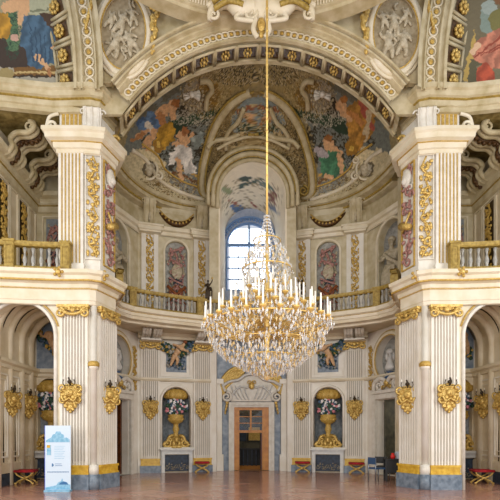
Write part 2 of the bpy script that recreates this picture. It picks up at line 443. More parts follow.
m = MB().box(-2.2, 2.2, 25.4, 25.5, 0, 3.4).box(-2.2, -2.1, 21.25, 25.5, 0, 3.4).box(2.1, 2.2, 21.25, 25.5, 0, 3.4).box(-2.2, 2.2, 21.25, 25.5, 3.4, 3.5)
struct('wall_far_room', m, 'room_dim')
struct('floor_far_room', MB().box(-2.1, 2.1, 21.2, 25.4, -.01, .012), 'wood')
t = thing('console_cabinet', 'dark cabinet with rails standing in the room beyond the central door', 'cabinet', (-.1, 24.2, .012))
m = MB().box(-.75, .75, -.2, .25, .85, .93).box(-.72, .72, .2, .24, 0, .85)
build('worktop', m, 'dark', t)
for i in range(7): build('upright', MB().box(-.72+i*.23, -.66+i*.23, -.2, -.14, 0, .85), 'dark_blue', t)
t = thing('picture_panel', 'pale green panel hanging in the room beyond the central door', 'picture', (.3, 25.36, 1.35))
build('canvas', MB().box(-.32, .32, -.03, 0, 0, .75), 'gold_flat', t); build('frame', MB().plate(rect(-.37, .37, -.05, .8), [rect(-.32, .32, 0, .75)], -.05, .01), 'dark', t)
t = thing('picture_panel', 'dark round-topped picture hanging left in the room beyond the central door', 'picture', (-.55, 25.36, 1.3))
build('canvas', MB().plate(arch(0, .8, 0, .9), [], -.03, 0), 'dark_blue', t)

# overdoor pediment
t = thing('overdoor_pediment', 'white scrolled stucco pediment over the central door', 'pediment', (0, 20.9, 3.15))
m = MB().plate([(-.95, .05), (.95, .05), (1.05, .55), (1.3, .95), (1.15, 1.1), (.75, 1.12), (.5, 1.35), (.25, 1.48), (-.25, 1.48), (-.5, 1.35), (-.75, 1.12), (-1.15, 1.1), (-1.3, .95), (-1.05, .55)], [], -.2, 0); m.v = [(x, y, z*.82) for x, y, z in m.v]
build('panel', m, 'white_stucco', t)
m = MB()
for s in (-1, 1):
    m.tube(bez([(s*1.35, -.25, .9), (s*1.0, -.28, 1.15), (s*.6, -.3, 1.25), (s*.3, -.3, 1.5), (0, -.3, 1.58)]), .08, 6)
    m.tube(bez([(s*.95, -.24, .1), (s*.85, -.26, .5), (s*.5, -.28, .85), (s*.15, -.28, .8)]), .05, 6)
    for k in range(4): m.tube(bez([(s*(.12+.16*k), -.22, .15), (s*(.25+.18*k), -.26, .5), (s*(.35+.2*k), -.22, .95)]), .03, 5)
m.v = [(x, y, z*.82) for x, y, z in m.v]; build('moulding', m, 'white_marble', t)
for s in (-1, 1):
    m = MB().spiral(s*1.15, -.26, .25, .24, 1.6, s, PI/2, .07); m.tube(bez([(s*1.2, -.24, .5), (s*1.3, -.24, .7), (s*1.32, -.24, .92)]), .06, 6)
    v = build('scroll', m, 'white_stucco', t)
    m = MB()
    for k in range(4): m.ball((s*(1.12+.03*k), -.25, -.02-.15*k), (.08-.012*k, .05, .1), 6, 4)
    build('gilded_drop', m, 'gold', v)
m = MB().ball((0, -.3, .75), (.13, .06, .17)); m.spiral(-.12, -.3, .9, .1, 1.2, 1, 0, .03).spiral(.12, -.3, .9, .1, 1.2, -1, PI, .03)
build('gilded_crest', m, 'gold', t)
for s in (-1, 1):
    lab = 'left' if s < 0 else 'right'
    t = thing('gilded_drapery', 'gilded drapery swag spreading behind the %s shoulder of the overdoor pediment' % lab, 'drapery', (s*1.0, 20.9, 3.9), 0)
    m = MB()
    for k in range(7):
        q = k*.085; m.tube(bez([(s*(-.75+q*.5), -.1, .78-q*.9), (s*(-.3), -.16, .85-q), (s*(.12), -.16, .6-q*1.2), (s*(.42-q*.2), -.13, .15-q), (s*(.42-q*.3), -.1, -.25)]), .085, 6)
    build('cloth', m, 'gold', t)

# ------------------------------------------------------------------ window tunnel above the gallery
TC = 0; TW = 1.44
def tunnel(U, V):
    a = U*2.0   # 0..1 left jamb, arch, right jamb
    y = 19.2+V*3.8; w_ = TW-.12*V; zt = 11.9
    x = np.where(U < .3, -w_, np.where(U > .7, w_, -w_*np.cos((U-.3)/.4*PI)))
    z = np.where(U < .3, GAL+(zt-GAL)*U/.3, np.where(U > .7, GAL+(zt-GAL)*(1-U)/.3, zt+w_*np.sin((U-.3)/.4*PI)))
    return np.stack([x, y, z], 1)
def tunnel_paint(P):
    q = px_of(P)
    W = S(240, 228, 204)
    Ls = [('c', 240, 185, 262, 178, 2, 1.5, S(70, 92, 84)), ('c', 258, 180, 275, 190, 1.5, 1, S(92, 120, 116)), ('e', 226, 190, 6, 3, .3, S(150, 160, 120)),
          ('c', 232, 206, 252, 210, 3, 2, S(90, 126, 176)), ('c', 236, 202, 240, 210, 1, 1, S(170, 100, 70)), ('c', 250, 200, 256, 206, 1.2, 1, S(160, 90, 70)),
          ('c', 268, 192, 276, 204, 2, 1.5, S(140, 90, 84)), ('c', 270, 204, 280, 214, 2, 1, S(120, 130, 150)), ('e', 244, 178, 8, 2.4, -.2, S(64, 84, 76)), ('e', 266, 184, 7, 3, .4, S(110, 130, 124)), ('e', 273, 196, 4, 6, .5, S(130, 80, 70)), ('e', 240, 209, 9, 3, 0, S(104, 136, 180)), ('c', 228, 200, 236, 204, 1, 1, S(170, 110, 80)), ('n', 250, 200, 34, 24, 4, .45, 11, S(176, 160, 128))]
    return paint(q, W, Ls, 3, .06, .8)
o = grid_mesh('ceiling_window_vault', tunnel, 90, 40, 'fresco', painter=tunnel_paint, thick=.1); o['kind'] = 'structure'
# window wall and window
struct('wall_window', MB().plate(rect(-1.9, 1.9, 6.0, 13.9), [arch(-.05, 2.36, 9.0, 12.5)], 22.9, 23.1), 'reveal_blue')
m = MB(); ap = arch(-.05, 2.36, 9.0, 12.5, 20)
m.plate(arch(-.05, 2.36, 9.0, 12.5, 20), [arch(-.05, 2.2, 9.08, 12.42, 20)], 22.95, 23.1)
for x in (-.05,): m.box(x-.05, x+.05, 22.98, 23.06, 9.05, 12.42)
for x in (-.6, .5): m.box(x-.02, x+.02, 22.98, 23.04, 9.05, 11.3)
m.box(-1.2, 1.1, 22.96, 23.06, 11.28, 11.42)
for z in (9.6, 10.17, 10.74): m.box(-1.2, 1.1, 22.98, 23.05, z-.02, z+.03)
for a in (PI*.28, PI*.72): m.bar((-.05, 23.01, 11.4), (-.05+1.1*math.cos(a), 23.01, 11.36+1.05*math.sin(a)), .035)
wn = struct('window_1', m, 'mullion_blue')
build('pane', MB().plate(arch(-.05, 2.2, 9.05, 12.4, 20), [], 23.02, 23.03), 'pane', wn)
m = MB()
for i in range(26):
    a = PI*i/25; m.ball((-.05+1.28*math.cos(a), 22.86, 11.36+1.24*math.sin(a)), .07, 6, 4)
struct('trim_window_arch', m.tube([(-.05+1.4*math.cos(PI*i/20), 22.86, 11.36+1.36*math.sin(PI*i/20)) for i in range(21)], .06), 'mullion_blue')
# arch rings round the mouth of the tunnel
m = MB(); g = MB()
for y, R, r in ((19.15, 1.5, .09), (19.0, 1.68, .1), (18.9, 1.88, .08)):
    m.tube([(-R, y, 11.3)]+[(-R*math.cos(PI*i/24), y, 11.85+R*math.sin(PI*i/24)*1.0) for i in range(25)]+[(R, y, 11.3)], r, 8)
for y, R, r in ((19.05, 1.59, .03), (18.88, 1.78, .03)):
    g.tube([(-R*math.cos(PI*i/24), y, 11.85+R*math.sin(PI*i/24)) for i in range(25)], r, 6)
struct('trim_tunnel_arch', m, 'vault_light'); struct('trim_tunnel_arch_gilding', g, 'ochre_rail')
m = MB()
for s in (-1, 1): m.box(min(s*1.45, s*1.85), max(s*1.45, s*1.85), 19.2, 20.6, GAL, 11.9)
struct('wall_tunnel_jambs', m, 'upper')

# ------------------------------------------------------------------ apse half dome, painted
AX, AY, AN = 5.2, 6.0, 3.2
def rim(th):
    c = np.cos(th); s_ = np.sin(th)
    return -np.sign(c)*AX*np.abs(c)**(2/AN), 14.2+AY*np.abs(s_)**(2/AN)
DZ = 12.0; DH = 2.85
def dome(U, V):
    th = U*PI; x, y = rim(th); s_ = np.cos(V*PI/2)
    return np.stack([x*s_, 14.2+(y-14.2)*s_, DZ+DH*np.sin(V*PI/2)], 1)
SK = S(204, 160, 116); SKD = S(170, 118, 72)
def dome_paint(P):
    q = px_of(P)
    st = S(146, 130, 90); gr = S(112, 116, 108); dk = S(52, 46, 30); gd = S(150, 116, 40); lt = S(188, 174, 138)
    L = []
    for s in (1, -1):
        X = lambda x: x if s > 0 else 516-x
        E = lambda x, y, a, b, an, c: L.append(('e', X(x), y, a, b, an*s, c))
        C = lambda x1, y1, x2, y2, r1, r2, c: L.append(('c', X(x1), y1, X(x2), y2, r1, r2, c))
        Pg = lambda pts, c, *f: L.append(('p', [(X(x), y) for x, y in pts])+f+(c,))
        # open painted sky and grey architecture behind the figures
        Pg([(118, 170), (128, 130), (150, 104), (176, 84), (200, 78), (212, 110), (200, 150), (196, 200), (160, 196)], gr)
        Pg([(150, 112), (176, 92), (196, 84), (186, 78), (150, 100), (132, 124)], S(96, 92, 78))
        Pg([(185, 84), (206, 76), (216, 92), (206, 122), (180, 124), (178, 100)], S(140, 130, 112))
        L.append(('n', X(176), 136, 36, 34, 6, .18, 21, dk))
        # garland
        C(176, 122, 196, 118, 5, 5, S(40, 62, 40)); C(196, 118, 224, 110, 5, 3, S(44, 66, 44)); C(172, 130, 184, 122, 5, 4, S(36, 56, 38))
        L.append(('n', X(194), 118, 24, 8, 2.2, .25, 22, S(176, 170, 150)))
        # ornament field around the crown
        Pg([(214, 72), (258, 64), (258, 84), (234, 92), (218, 110), (206, 100), (214, 86)], S(152, 134, 86))
        L.append(('n', X(238), 74, 26, 11, 2.6, .1, 23, dk)); L.append(('n', X(238), 74, 26, 11, 2.1, .45, 24, lt))
        Pg([(198, 82), (212, 80), (220, 92), (216, 106), (208, 110), (210, 96), (200, 92)], S(120, 92, 40)); L.append(('n', X(210), 95, 12, 16, 2, .3, 25, gd))
        # base of the painted scene: stone ledges, white urn niche
        Pg([(118, 160), (138, 148), (160, 162), (176, 180), (212, 196), (212, 212), (160, 206), (118, 176)], lt)
        Pg([(170, 176), (200, 190), (200, 198), (168, 184)], S(128, 128, 118))
        Pg([(140, 150), (152, 146), (166, 164), (160, 172), (142, 166)], S(206, 190, 150))
        E(148, 169, 7, 8, 0, S(96, 84, 62)); E(149, 169, 5, 6, 0, S(176, 168, 148))
        C(172, 172, 196, 182, 2, 2, S(110, 68, 30)); C(176, 168, 198, 176, 1, 1, S(190, 150, 70))
        L.append(('n', X(160), 180, 20, 14, 3, .3, 26, S(120, 100, 60)))
        # window surround ground
        Pg([(208, 196), (204, 170), (214, 140), (226, 116), (240, 96), (258, 90), (258, 170), (222, 206), (208, 206)], S(132, 112, 68))
        L.append(('n', X(228), 152, 30, 30, 4, .35, 27, dk))
        Pg([(230, 122), (238, 106), (248, 97), (258, 95), (258, 128), (234, 132)], S(126, 136, 134))
        C(238, 110, 258, 106, 2, 2, S(140, 84, 56)); E(248, 116, 5, 4, 0, SK); E(252, 122, 6, 4, .5, SKD); C(240, 126, 258, 130, 4, 4, S(44, 60, 40)); L.append(('n', X(248), 128, 16, 6, 2, .3, 28, S(160, 160, 140)))
        C(222, 146, 240, 134, 4, 3, S(178, 158, 116)); C(224, 152, 256, 142, 3, 3, S(160, 140, 96)); C(226, 158, 258, 150, 2, 2, S(80, 66, 38))
    for a_, b_, c_ in ((S(96, 80, 44), .52, 51), (S(178, 160, 116), .5, 52), (S(120, 92, 40), .6, 53)):
        for cx_ in (206, 310): L.append(('n', cx_, 92, 26, 26, 2.4, b_, c_, a_))
        L.append(('n', 258, 140, 48, 36, 2.6, b_, c_+4, a_)); L.append(('n', 258, 190, 130, 16, 3, b_, c_+8, a_))
    # left group: figure with yellow cloak, blue figure, white draped putto
    E = lambda x, y, a, b, an, c, *f: L.append(('e', x, y, a, b, an)+f+(c,)); C = lambda *a: L.append(('c',)+a)
    C(142, 122, 158, 130, 6, 4, S(66, 92, 128)); L.append(('p', [(136, 128), (150, 110), (166, 120), (164, 136), (150, 134)], 'fold', S(84, 110, 142)))
    C(146, 124, 152, 130, 3, 3, S(214, 206, 190)); E(157, 99, 5, 6, 0, S(112, 116, 112))
    C(160, 113, 172, 104, 5, 5, SK); E(176, 102, 4, 5, .3, S(150, 96, 48)); C(170, 108, 174, 118, 3, 2.5, SK); C(160, 116, 164, 126, 4, 3, SKD)
    C(136, 137, 148, 130, 3, 2, SK); C(148, 148, 154, 130, 2.5, 3, SK); C(132, 140, 142, 134, 2, 2, SKD); C(142, 146, 150, 136, 2, 2, SK)
    L.append(('p', [(158, 128), (170, 120), (176, 132), (172, 142), (160, 152), (154, 142)], 'fold', S(178, 136, 44))); E(158, 146, 5, 6, 0, S(156, 116, 44)); E(158, 144, 2.5, 3, 0, S(206, 170, 80))
    C(182, 134, 184, 144, 5, 4, SK); E(184, 131, 4, 4, 0, S(150, 96, 54)); C(176, 142, 182, 148, 2.4, 2, SK); C(186, 142, 192, 134, 2.4, 2, SK)
    L.append(('p', [(170, 152), (180, 144), (194, 150), (192, 156), (196, 172), (186, 174), (180, 160), (168, 166)], 'fold', S(206, 200, 190)))
    C(178, 160, 181, 182, 3, 1.6, SK); C(194, 140, 200, 136, 3, 3, S(130, 140, 130)); L.append(('p', [(190, 138), (202, 130), (204, 142), (196, 148)], 'fold', S(140, 148, 140)))
    # right group: green figure with yellow shield cloth
    L.append(('p', [(344, 108), (362, 98), (376, 112), (374, 134), (360, 150), (350, 140)], 'fold', S(172, 124, 52)))
    C(340, 104, 350, 118, 5, 4, SK); E(345, 98, 4, 5, .5, S(160, 104, 50)); C(350, 112, 362, 122, 3, 3, S(190, 130, 70)); C(362, 104, 374, 128, 3, 2, S(168, 84, 66)); C(370, 112, 366, 140, 3, 2, S(196, 176, 140))
    E(352, 148, 7, 7, 0, S(150, 108, 36)); E(352, 148, 3, 3, 0, S(206, 166, 70)); C(334, 98, 336, 112, 1.4, 1, S(50, 40, 26))
    C(328, 142, 332, 152, 5, 5, SK); E(329, 138, 4, 4, 0, S(140, 90, 44)); C(332, 146, 342, 154, 2.5, 2, SK)
    L.append(('p', [(320, 158), (330, 150), (342, 152), (346, 170), (336, 178), (322, 178)], 'fold', S(66, 118, 84))); C(340, 156, 342, 172, 3, 2, SK); C(326, 176, 332, 178, 2.4, 2, SK)
    C(318, 150, 326, 156, 4, 3, S(170, 160, 160))
    return paint(q, st, L, 9, .2, 1.6)
def dome_keep(c): return ~((np.abs(c[:, 0]) < 1.66) & (c[:, 1] > 17.4) & ((c[:, 2] < 11.85) | ((c[:, 0]/1.66)**2+((c[:, 2]-11.85)/1.66)**2 < 1)))
o = grid_mesh('ceiling_apse_dome', dome, 460, 190, 'fresco', dome_keep, dome_paint, .08); o['kind'] = 'structure'
# ------------------------------------------------------------------ pilaster pieces (local: x right, y away, z up)
def fluted_poly(w_, n, proj=.1, dep=.07, gap=.45):
    p = [(0, .03), (0, -proj)]; mrg = w_*.07; pitch = (w_-2*mrg)/n; g = pitch*(1-gap)
    for i in range(n):
        a = mrg+pitch*i+(pitch-g)/2
        p += [(a, -proj), (a+g*.15, -proj+dep*.8), (a+g*.5, -proj+dep), (a+g*.85, -proj+dep*.8), (a+g, -proj)]
    return p+[(w_, -proj), (w_, .03)]
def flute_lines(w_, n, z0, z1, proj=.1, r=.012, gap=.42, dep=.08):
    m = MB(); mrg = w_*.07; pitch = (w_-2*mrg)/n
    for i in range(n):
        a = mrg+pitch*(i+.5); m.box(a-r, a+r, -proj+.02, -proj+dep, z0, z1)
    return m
def cut_shaft(w_, n, z0, z1, **k): return MB().zprism(fluted_poly(w_, n, **k), z0, z1)
def ionic(w_, z):
    m = MB(); m.box(-.06, w_+.06, -.2, .02, z+.28, z+.36); m.box(-.02, w_+.02, -.16, .02, z+.2, z+.28)
    for s, x in ((-1, .04), (1, w_-.04)): m.spiral(x, -.18, z+.12, .15, 1.4, s, PI/2, .05)
    m.tube(bez([(.05, -.17, z+.2), (w_*.3, -.2, z+.1), (w_*.5, -.22, z+.06), (w_*.7, -.2, z+.1), (w_-.05, -.17, z+.2)]), .05, 6)
    m.ball((w_/2, -.2, z+.2), (.09, .06, .09), 8, 5)
    for i in range(6): m.ball((.1+(w_-.2)*i/5, -.17, z+.24), .035, 6, 4)
    return m
def console(w_, h, d, z=0):
    # S-profile bracket, scroll at top and bottom
    m = MB(); P = []
    for i in range(15):
        t = i/14; P.append((-(.08+d*(.5+.5*math.cos(PI*(1-t)))+.05*math.sin(2*PI*t)), z+h*t))
    n = len(P); vs = [(x, y, zz) for x in (-w_/2, w_/2) for y, zz in P]+[(x, 0.02, zz) for x in (-w_/2, w_/2) for y, zz in P]
    fs = []
    for i in range(n-1):
        fs.append((i, n+i, n+i+1, i+1)); fs.append((2*n+i, i, i+1, 2*n+i+1)); fs.append((n+i, 3*n+i, 3*n+i+1, n+i+1))
    fs.append((n-1, 2*n-1, 4*n-1, 3*n-1)); fs.append((0, 2*n, 3*n, n)); m.add(vs, fs)
    for x in (-w_*.36, 0, w_*.36): m.tube([(x, y-.015, zz) for y, zz in P], .028, 5)
    for s in (-1, 1):
        m.spiral(s*w_*.52, P[-1][0]+.1, z+h-.1, .12, 1, 1, 0, .03)
    return m
def foliage_strip(h, w_, seed, kind=0):
    m = MB(); r = random.Random(seed); z = 0; k = 0; step = w_*1.55
    n = max(2, int(h/step)); step = h/n
    for i in range(n):
        z = step*(i+.5); s = 1 if i % 2 else -1
        m.spiral(s*w_*.16, -.03, z+step*.1, w_*.34, 1.1, s, PI*.7, w_*.13, 5)
        m.spiral(-s*w_*.22, -.03, z-step*.2, w_*.24, 1.1, -s, PI*.2, w_*.1, 5)
        m.tube(bez([(-s*w_*.3, -.02, z-step*.5), (-s*w_*.05, -.04, z-step*.2), (s*w_*.3, -.03, z+step*.05), (0, -.03, z+step*.5)], 4), w_*.075, 5)
        for q in range(3):
            m.ball((-s*w_*(.1+.14*q), -.03, z+step*(.05+.13*q)), (w_*.16, .035, w_*.13), 6, 4)
        m.ball((0, -.045, z-step*.42), (w_*.17, .04, w_*.14), 6, 4)
        for q in range(9): m.ball((r.uniform(-.4, .4)*w_, -.02, z+r.uniform(-.5, .5)*step), (w_*.1, .03, w_*.12), 6, 4)
        for q in (-1, 1): m.ball((q*w_*.36, -.025, z-step*.32), (w_*.13, .03, w_*.2), 6, 4)
    return m
def trophy_parts(h, w_, seed, root, rel=None):
    r = random.Random(seed)
    def mk(name, mb, mm): build(name, mb if rel is None else mb.xf(rel), mm, root)
    m = MB()
    for k in range(int(h/.28)):
        z = .15+k*.28
        m.tube(bez([(-w_*.3*math.cos(k*1.9), -.03, z-.1), (0, -.06, z), (w_*.34*math.cos(k*1.9), -.03, z+.16)], 4), .055, 5)
        m.spiral(-w_*.22*math.sin(k*2.3), -.04, z+.1, .12, 1, 1, k, .04)
        m.ball((w_*.3*math.sin(k*2.3), -.04, z), (.07, .04, .09), 6, 4)
    mk('ribbon', m, 'pink')
    m = MB()
    for s in (-1, 1):
        m.tube([(s*w_*.42, -.07, h*.18), (-s*w_*.4, -.07, h*.42)], [.03, .075], 6)
        m.spiral(s*w_*.2, -.06, h*.34, w_*.22, .9, s, 0, .035)
    m.ering(0, -.07, h*.33, w_*.25, w_*.3, .03, 18, 5)
    mk('crossed_horns', m, 'rust')
    m = MB().ball((w_*.02, -.06, h*.62), (w_*.26, .05, w_*.34), 10, 6).ball((0, -.08, h*.7), (.06, .05, .07), 6, 4)
    mk('shield', m, 'relief_grey')
    m = MB()
    for s in (-1, 1):
        for k in range(5): m.ball((s*w_*(.36-.05*k), -.05, h*(.72+.045*k)), (.055, .04, .065), 6, 4)
        for k in range(5): m.ball((s*w_*(.4-.07*k), -.05, h*(.15-.025*k)), (.05, .04, .06), 6, 4)
    mk('flowers', m, 'pink')
    m = MB()
    for k in range(7):
        a = r.uniform(0, 2*PI); m.tube([(0, -.05, h*.5), (w_*.3*math.cos(a), -.06, h*.5+.22*math.sin(a))], [.05, .015], 5)
    mk('feathers', m, 'dark_blue')
    m = MB()
    for k in range(int(26*h)): m.ball((r.uniform(-.4, .4)*w_, -.02, r.uniform(.06, .95)*h), (.045, .03, .07), 6, 4)
    mk('leaf_scatter', m, 'relief_grey')

# ------------------------------------------------------------------ the two big piers
def pier(sx, side, where):
    t = thing('clustered_pier', 'massive %s clustered pier with fluted cream faces, %s' % (side, where), 'pier', (sx*5.2, 14.0, 0))
    def P(name, mb, mm, par=None, label=None):
        if sx > 0: mb.mirror()
        L = t.location; mb.v = [(x-L.x, y-L.y, z-L.z) for x, y, z in mb.v]
        return build(name, mb, mm, par or t, label=label)
    lo = [(-5.97, 13.5), (-5.08, 13.5), (-4.9, 13.56), (-4.62, 14.4), (-5.25, 15.1), (-5.97, 14.7)]
    P('core', MB().zprism(lo, 0, 5.5), 'cream')
    out = bay((-5.95, 13.5), (-5.12, 13.5)); inn = bay((-4.89, 13.6), (-4.6, 14.42))
    for b, n in ((out, 8), (inn, 7)):
        w_ = b[2]; mx = bay_mx(b)
        s = P('shaft', cut_shaft(w_, n, .73, 5.22).xf(mx), 'cream'); P('flute_lines', flute_lines(w_, n, .85, 5.1, r=.013).xf(mx), 'flute_shade')  # grey strips paint the shade inside the flute grooves
        P('capital', ionic(w_, 5.14).xf(mx), 'gold')
        pb = P('plinth', MB().box(-.05, w_+.05, -.17, .03, 0, .45).xf(mx), 'blue_marble')
        P('base_band', MB().box(-.04, w_+.04, -.15, .03, .45, .5).box(-.02, w_+.02, -.12, .03, .5, .66).box(-.04, w_+.04, -.15, .03, .66, .73).xf(mx), 'yellow_marble')
    hx, hy = -4.97, 13.5
    P('half_column', MB().lathe([(.1, .73), (.1, 3.6), (.14, 3.62), (.14, 3.7), (.1, 3.72), (.1, 5.5)], hx, hy, 14), 'cream')
    P('column_collar', MB().lathe([(.12, 3.66), (.17, 3.7), (.17, 3.78), (.12, 3.84)], hx, hy, 12), 'gold_flat')
    P('column_plinth', MB().lathe([(.17, 0), (.17, .45)], hx, hy, 14), 'blue_marble'); P('column_band', MB().lathe([(.15, .45), (.15, .73)], hx, hy, 14), 'white_stucco')
    # upper storey
    up = [(-5.97, 13.45), (-5.24, 13.45), (-4.78, 13.52), (-4.55, 14.3), (-5.2, 15.1), (-5.97, 14.7)]
    P('upper_core', MB().zprism(up, 6.4, 11.3), 'white_stucco')
    b1 = bay((-5.97, 13.45), (-5.24, 13.45)); b2 = bay((-5.22, 13.43), (-4.74, 13.5)); b3 = bay((-4.76, 13.56), (-4.54, 14.3))
    P('upper_shaft', cut_shaft(b1[2], 6, 6.7, 10.05, dep=.03).xf(bay_mx(b1)), 'white_stucco')
    P('gilded_flutes', flute_lines(b1[2], 6, 6.75, 10.0, r=.014, proj=.11, dep=.04).xf(bay_mx(b1)), 'gold_flat')
    P('upper_base', MB().box(-.04, b1[2]+.04, -.15, 0, 6.45, 6.7).xf(bay_mx(b1)), 'white_stucco')
    s = P('gilded_panel', foliage_strip(3.0, .4, 3+sx).xf(bay_mx(b2, b2[2]/2, 6.95)), 'gold')
    P('panel_frame', frame(MB(), .05, b2[2]-.03, 6.9, 9.98, .025, -.04, 0).xf(bay_mx(b2)), 'white_stucco')
    P('trophy_frame', frame(MB(), .12, b3[2]-.1, 6.8, 9.95, .03, -.05, 0).xf(bay_mx(b3)), 'gold_flat')
    m = MB(); g = MB(); wv = b3[2]; r = random.Random(4)
    for k in range(15):
        z = 7.0+k*.2; m.spiral(wv/2+.14*math.sin(k*1.7), -.04, z, .15, 1, 1 if k % 2 else -1, k, .04); m.ball((wv/2+.2*math.cos(k*2.1), -.05, z+.05), (.09, .05, .07), 6, 4)
    P('trophy_relief', m.xf(bay_mx(b3)), 'pink')
    g.tube([(wv*.2, -.14, 7.95), (wv*.75, -.14, 8.15)], [.09, .12], 8); g.tube([(wv*.2, -.14, 8.4), (wv*.7, -.14, 7.9)], .035, 6)
    P('gilded_quiver', g.xf(bay_mx(b3)), 'gold')
    P('helmet_relief', MB().ball((wv/2, -.08, 9.55), (.2, .1, .28), 10, 6).ball((wv/2, -.16, 9.45), (.12, .08, .12)).spiral(wv/2-.14, -.05, 9.2, .12, 1, 1, 0, .03).xf(bay_mx(b3)), 'white_stucco')
    # capital block
    P('cap_flutes', flute_lines(b1[2], 5, 10.62, 11.28, proj=.04, r=.045).xf(bay_mx(b1)), 'gold_flat')
    P('cap_console', console(.52, .68, .12, 10.62).xf(bay_mx(b2, b2[2]/2, 0)), 'white_stucco')
    P('side_volute', MB().spiral(-6.17, 13.4, 10.83, .2, 1.7, -1, 0, .06).tube(bez([(-6.35, 13.4, 10.8), (-6.25, 13.4, 11.1), (-5.98, 13.4, 11.2)]), .05).tube(bez([(-6.3, 13.4, 10.7), (-6.1, 13.4, 10.6), (-5.95, 13.4, 10.62)]), .05), 'cornice')
    P('gilded_knot', MB().spiral(-4.45, 13.9, 10.75, .14, 1.2, 1, 0, .05).ball((-4.4, 13.85, 10.65), (.1, .08, .08)), 'gold')
    P('impost_cornice', MB().sweep([(-5.97, 14.6), (-5.97, 13.4), (-5.2, 13.4), (-4.8, 13.46), (-4.56, 14.2), (-5.0, 15.0)], [(0, 9.98), (.06, 10.0), (.06, 10.1), (.12, 10.12), (.14, 10.28), (.3, 10.32), (.32, 10.46), (.38, 10.5), (.38, 10.6), (-.3, 10.62)]), 'cornice')
    P('impost_gilding', MB().sweep([(-5.97, 14.6), (-5.97, 13.4), (-5.2, 13.4), (-4.8, 13.46), (-4.56, 14.2), (-5.0, 15.0)], [(.14, 10.27), (.175, 10.275), (.175, 10.315), (.14, 10.32)]), 'gold_flat')
    return t
pier(-1, 'left', 'beside the information banner'); pier(1, 'right', 'in front of the desks')

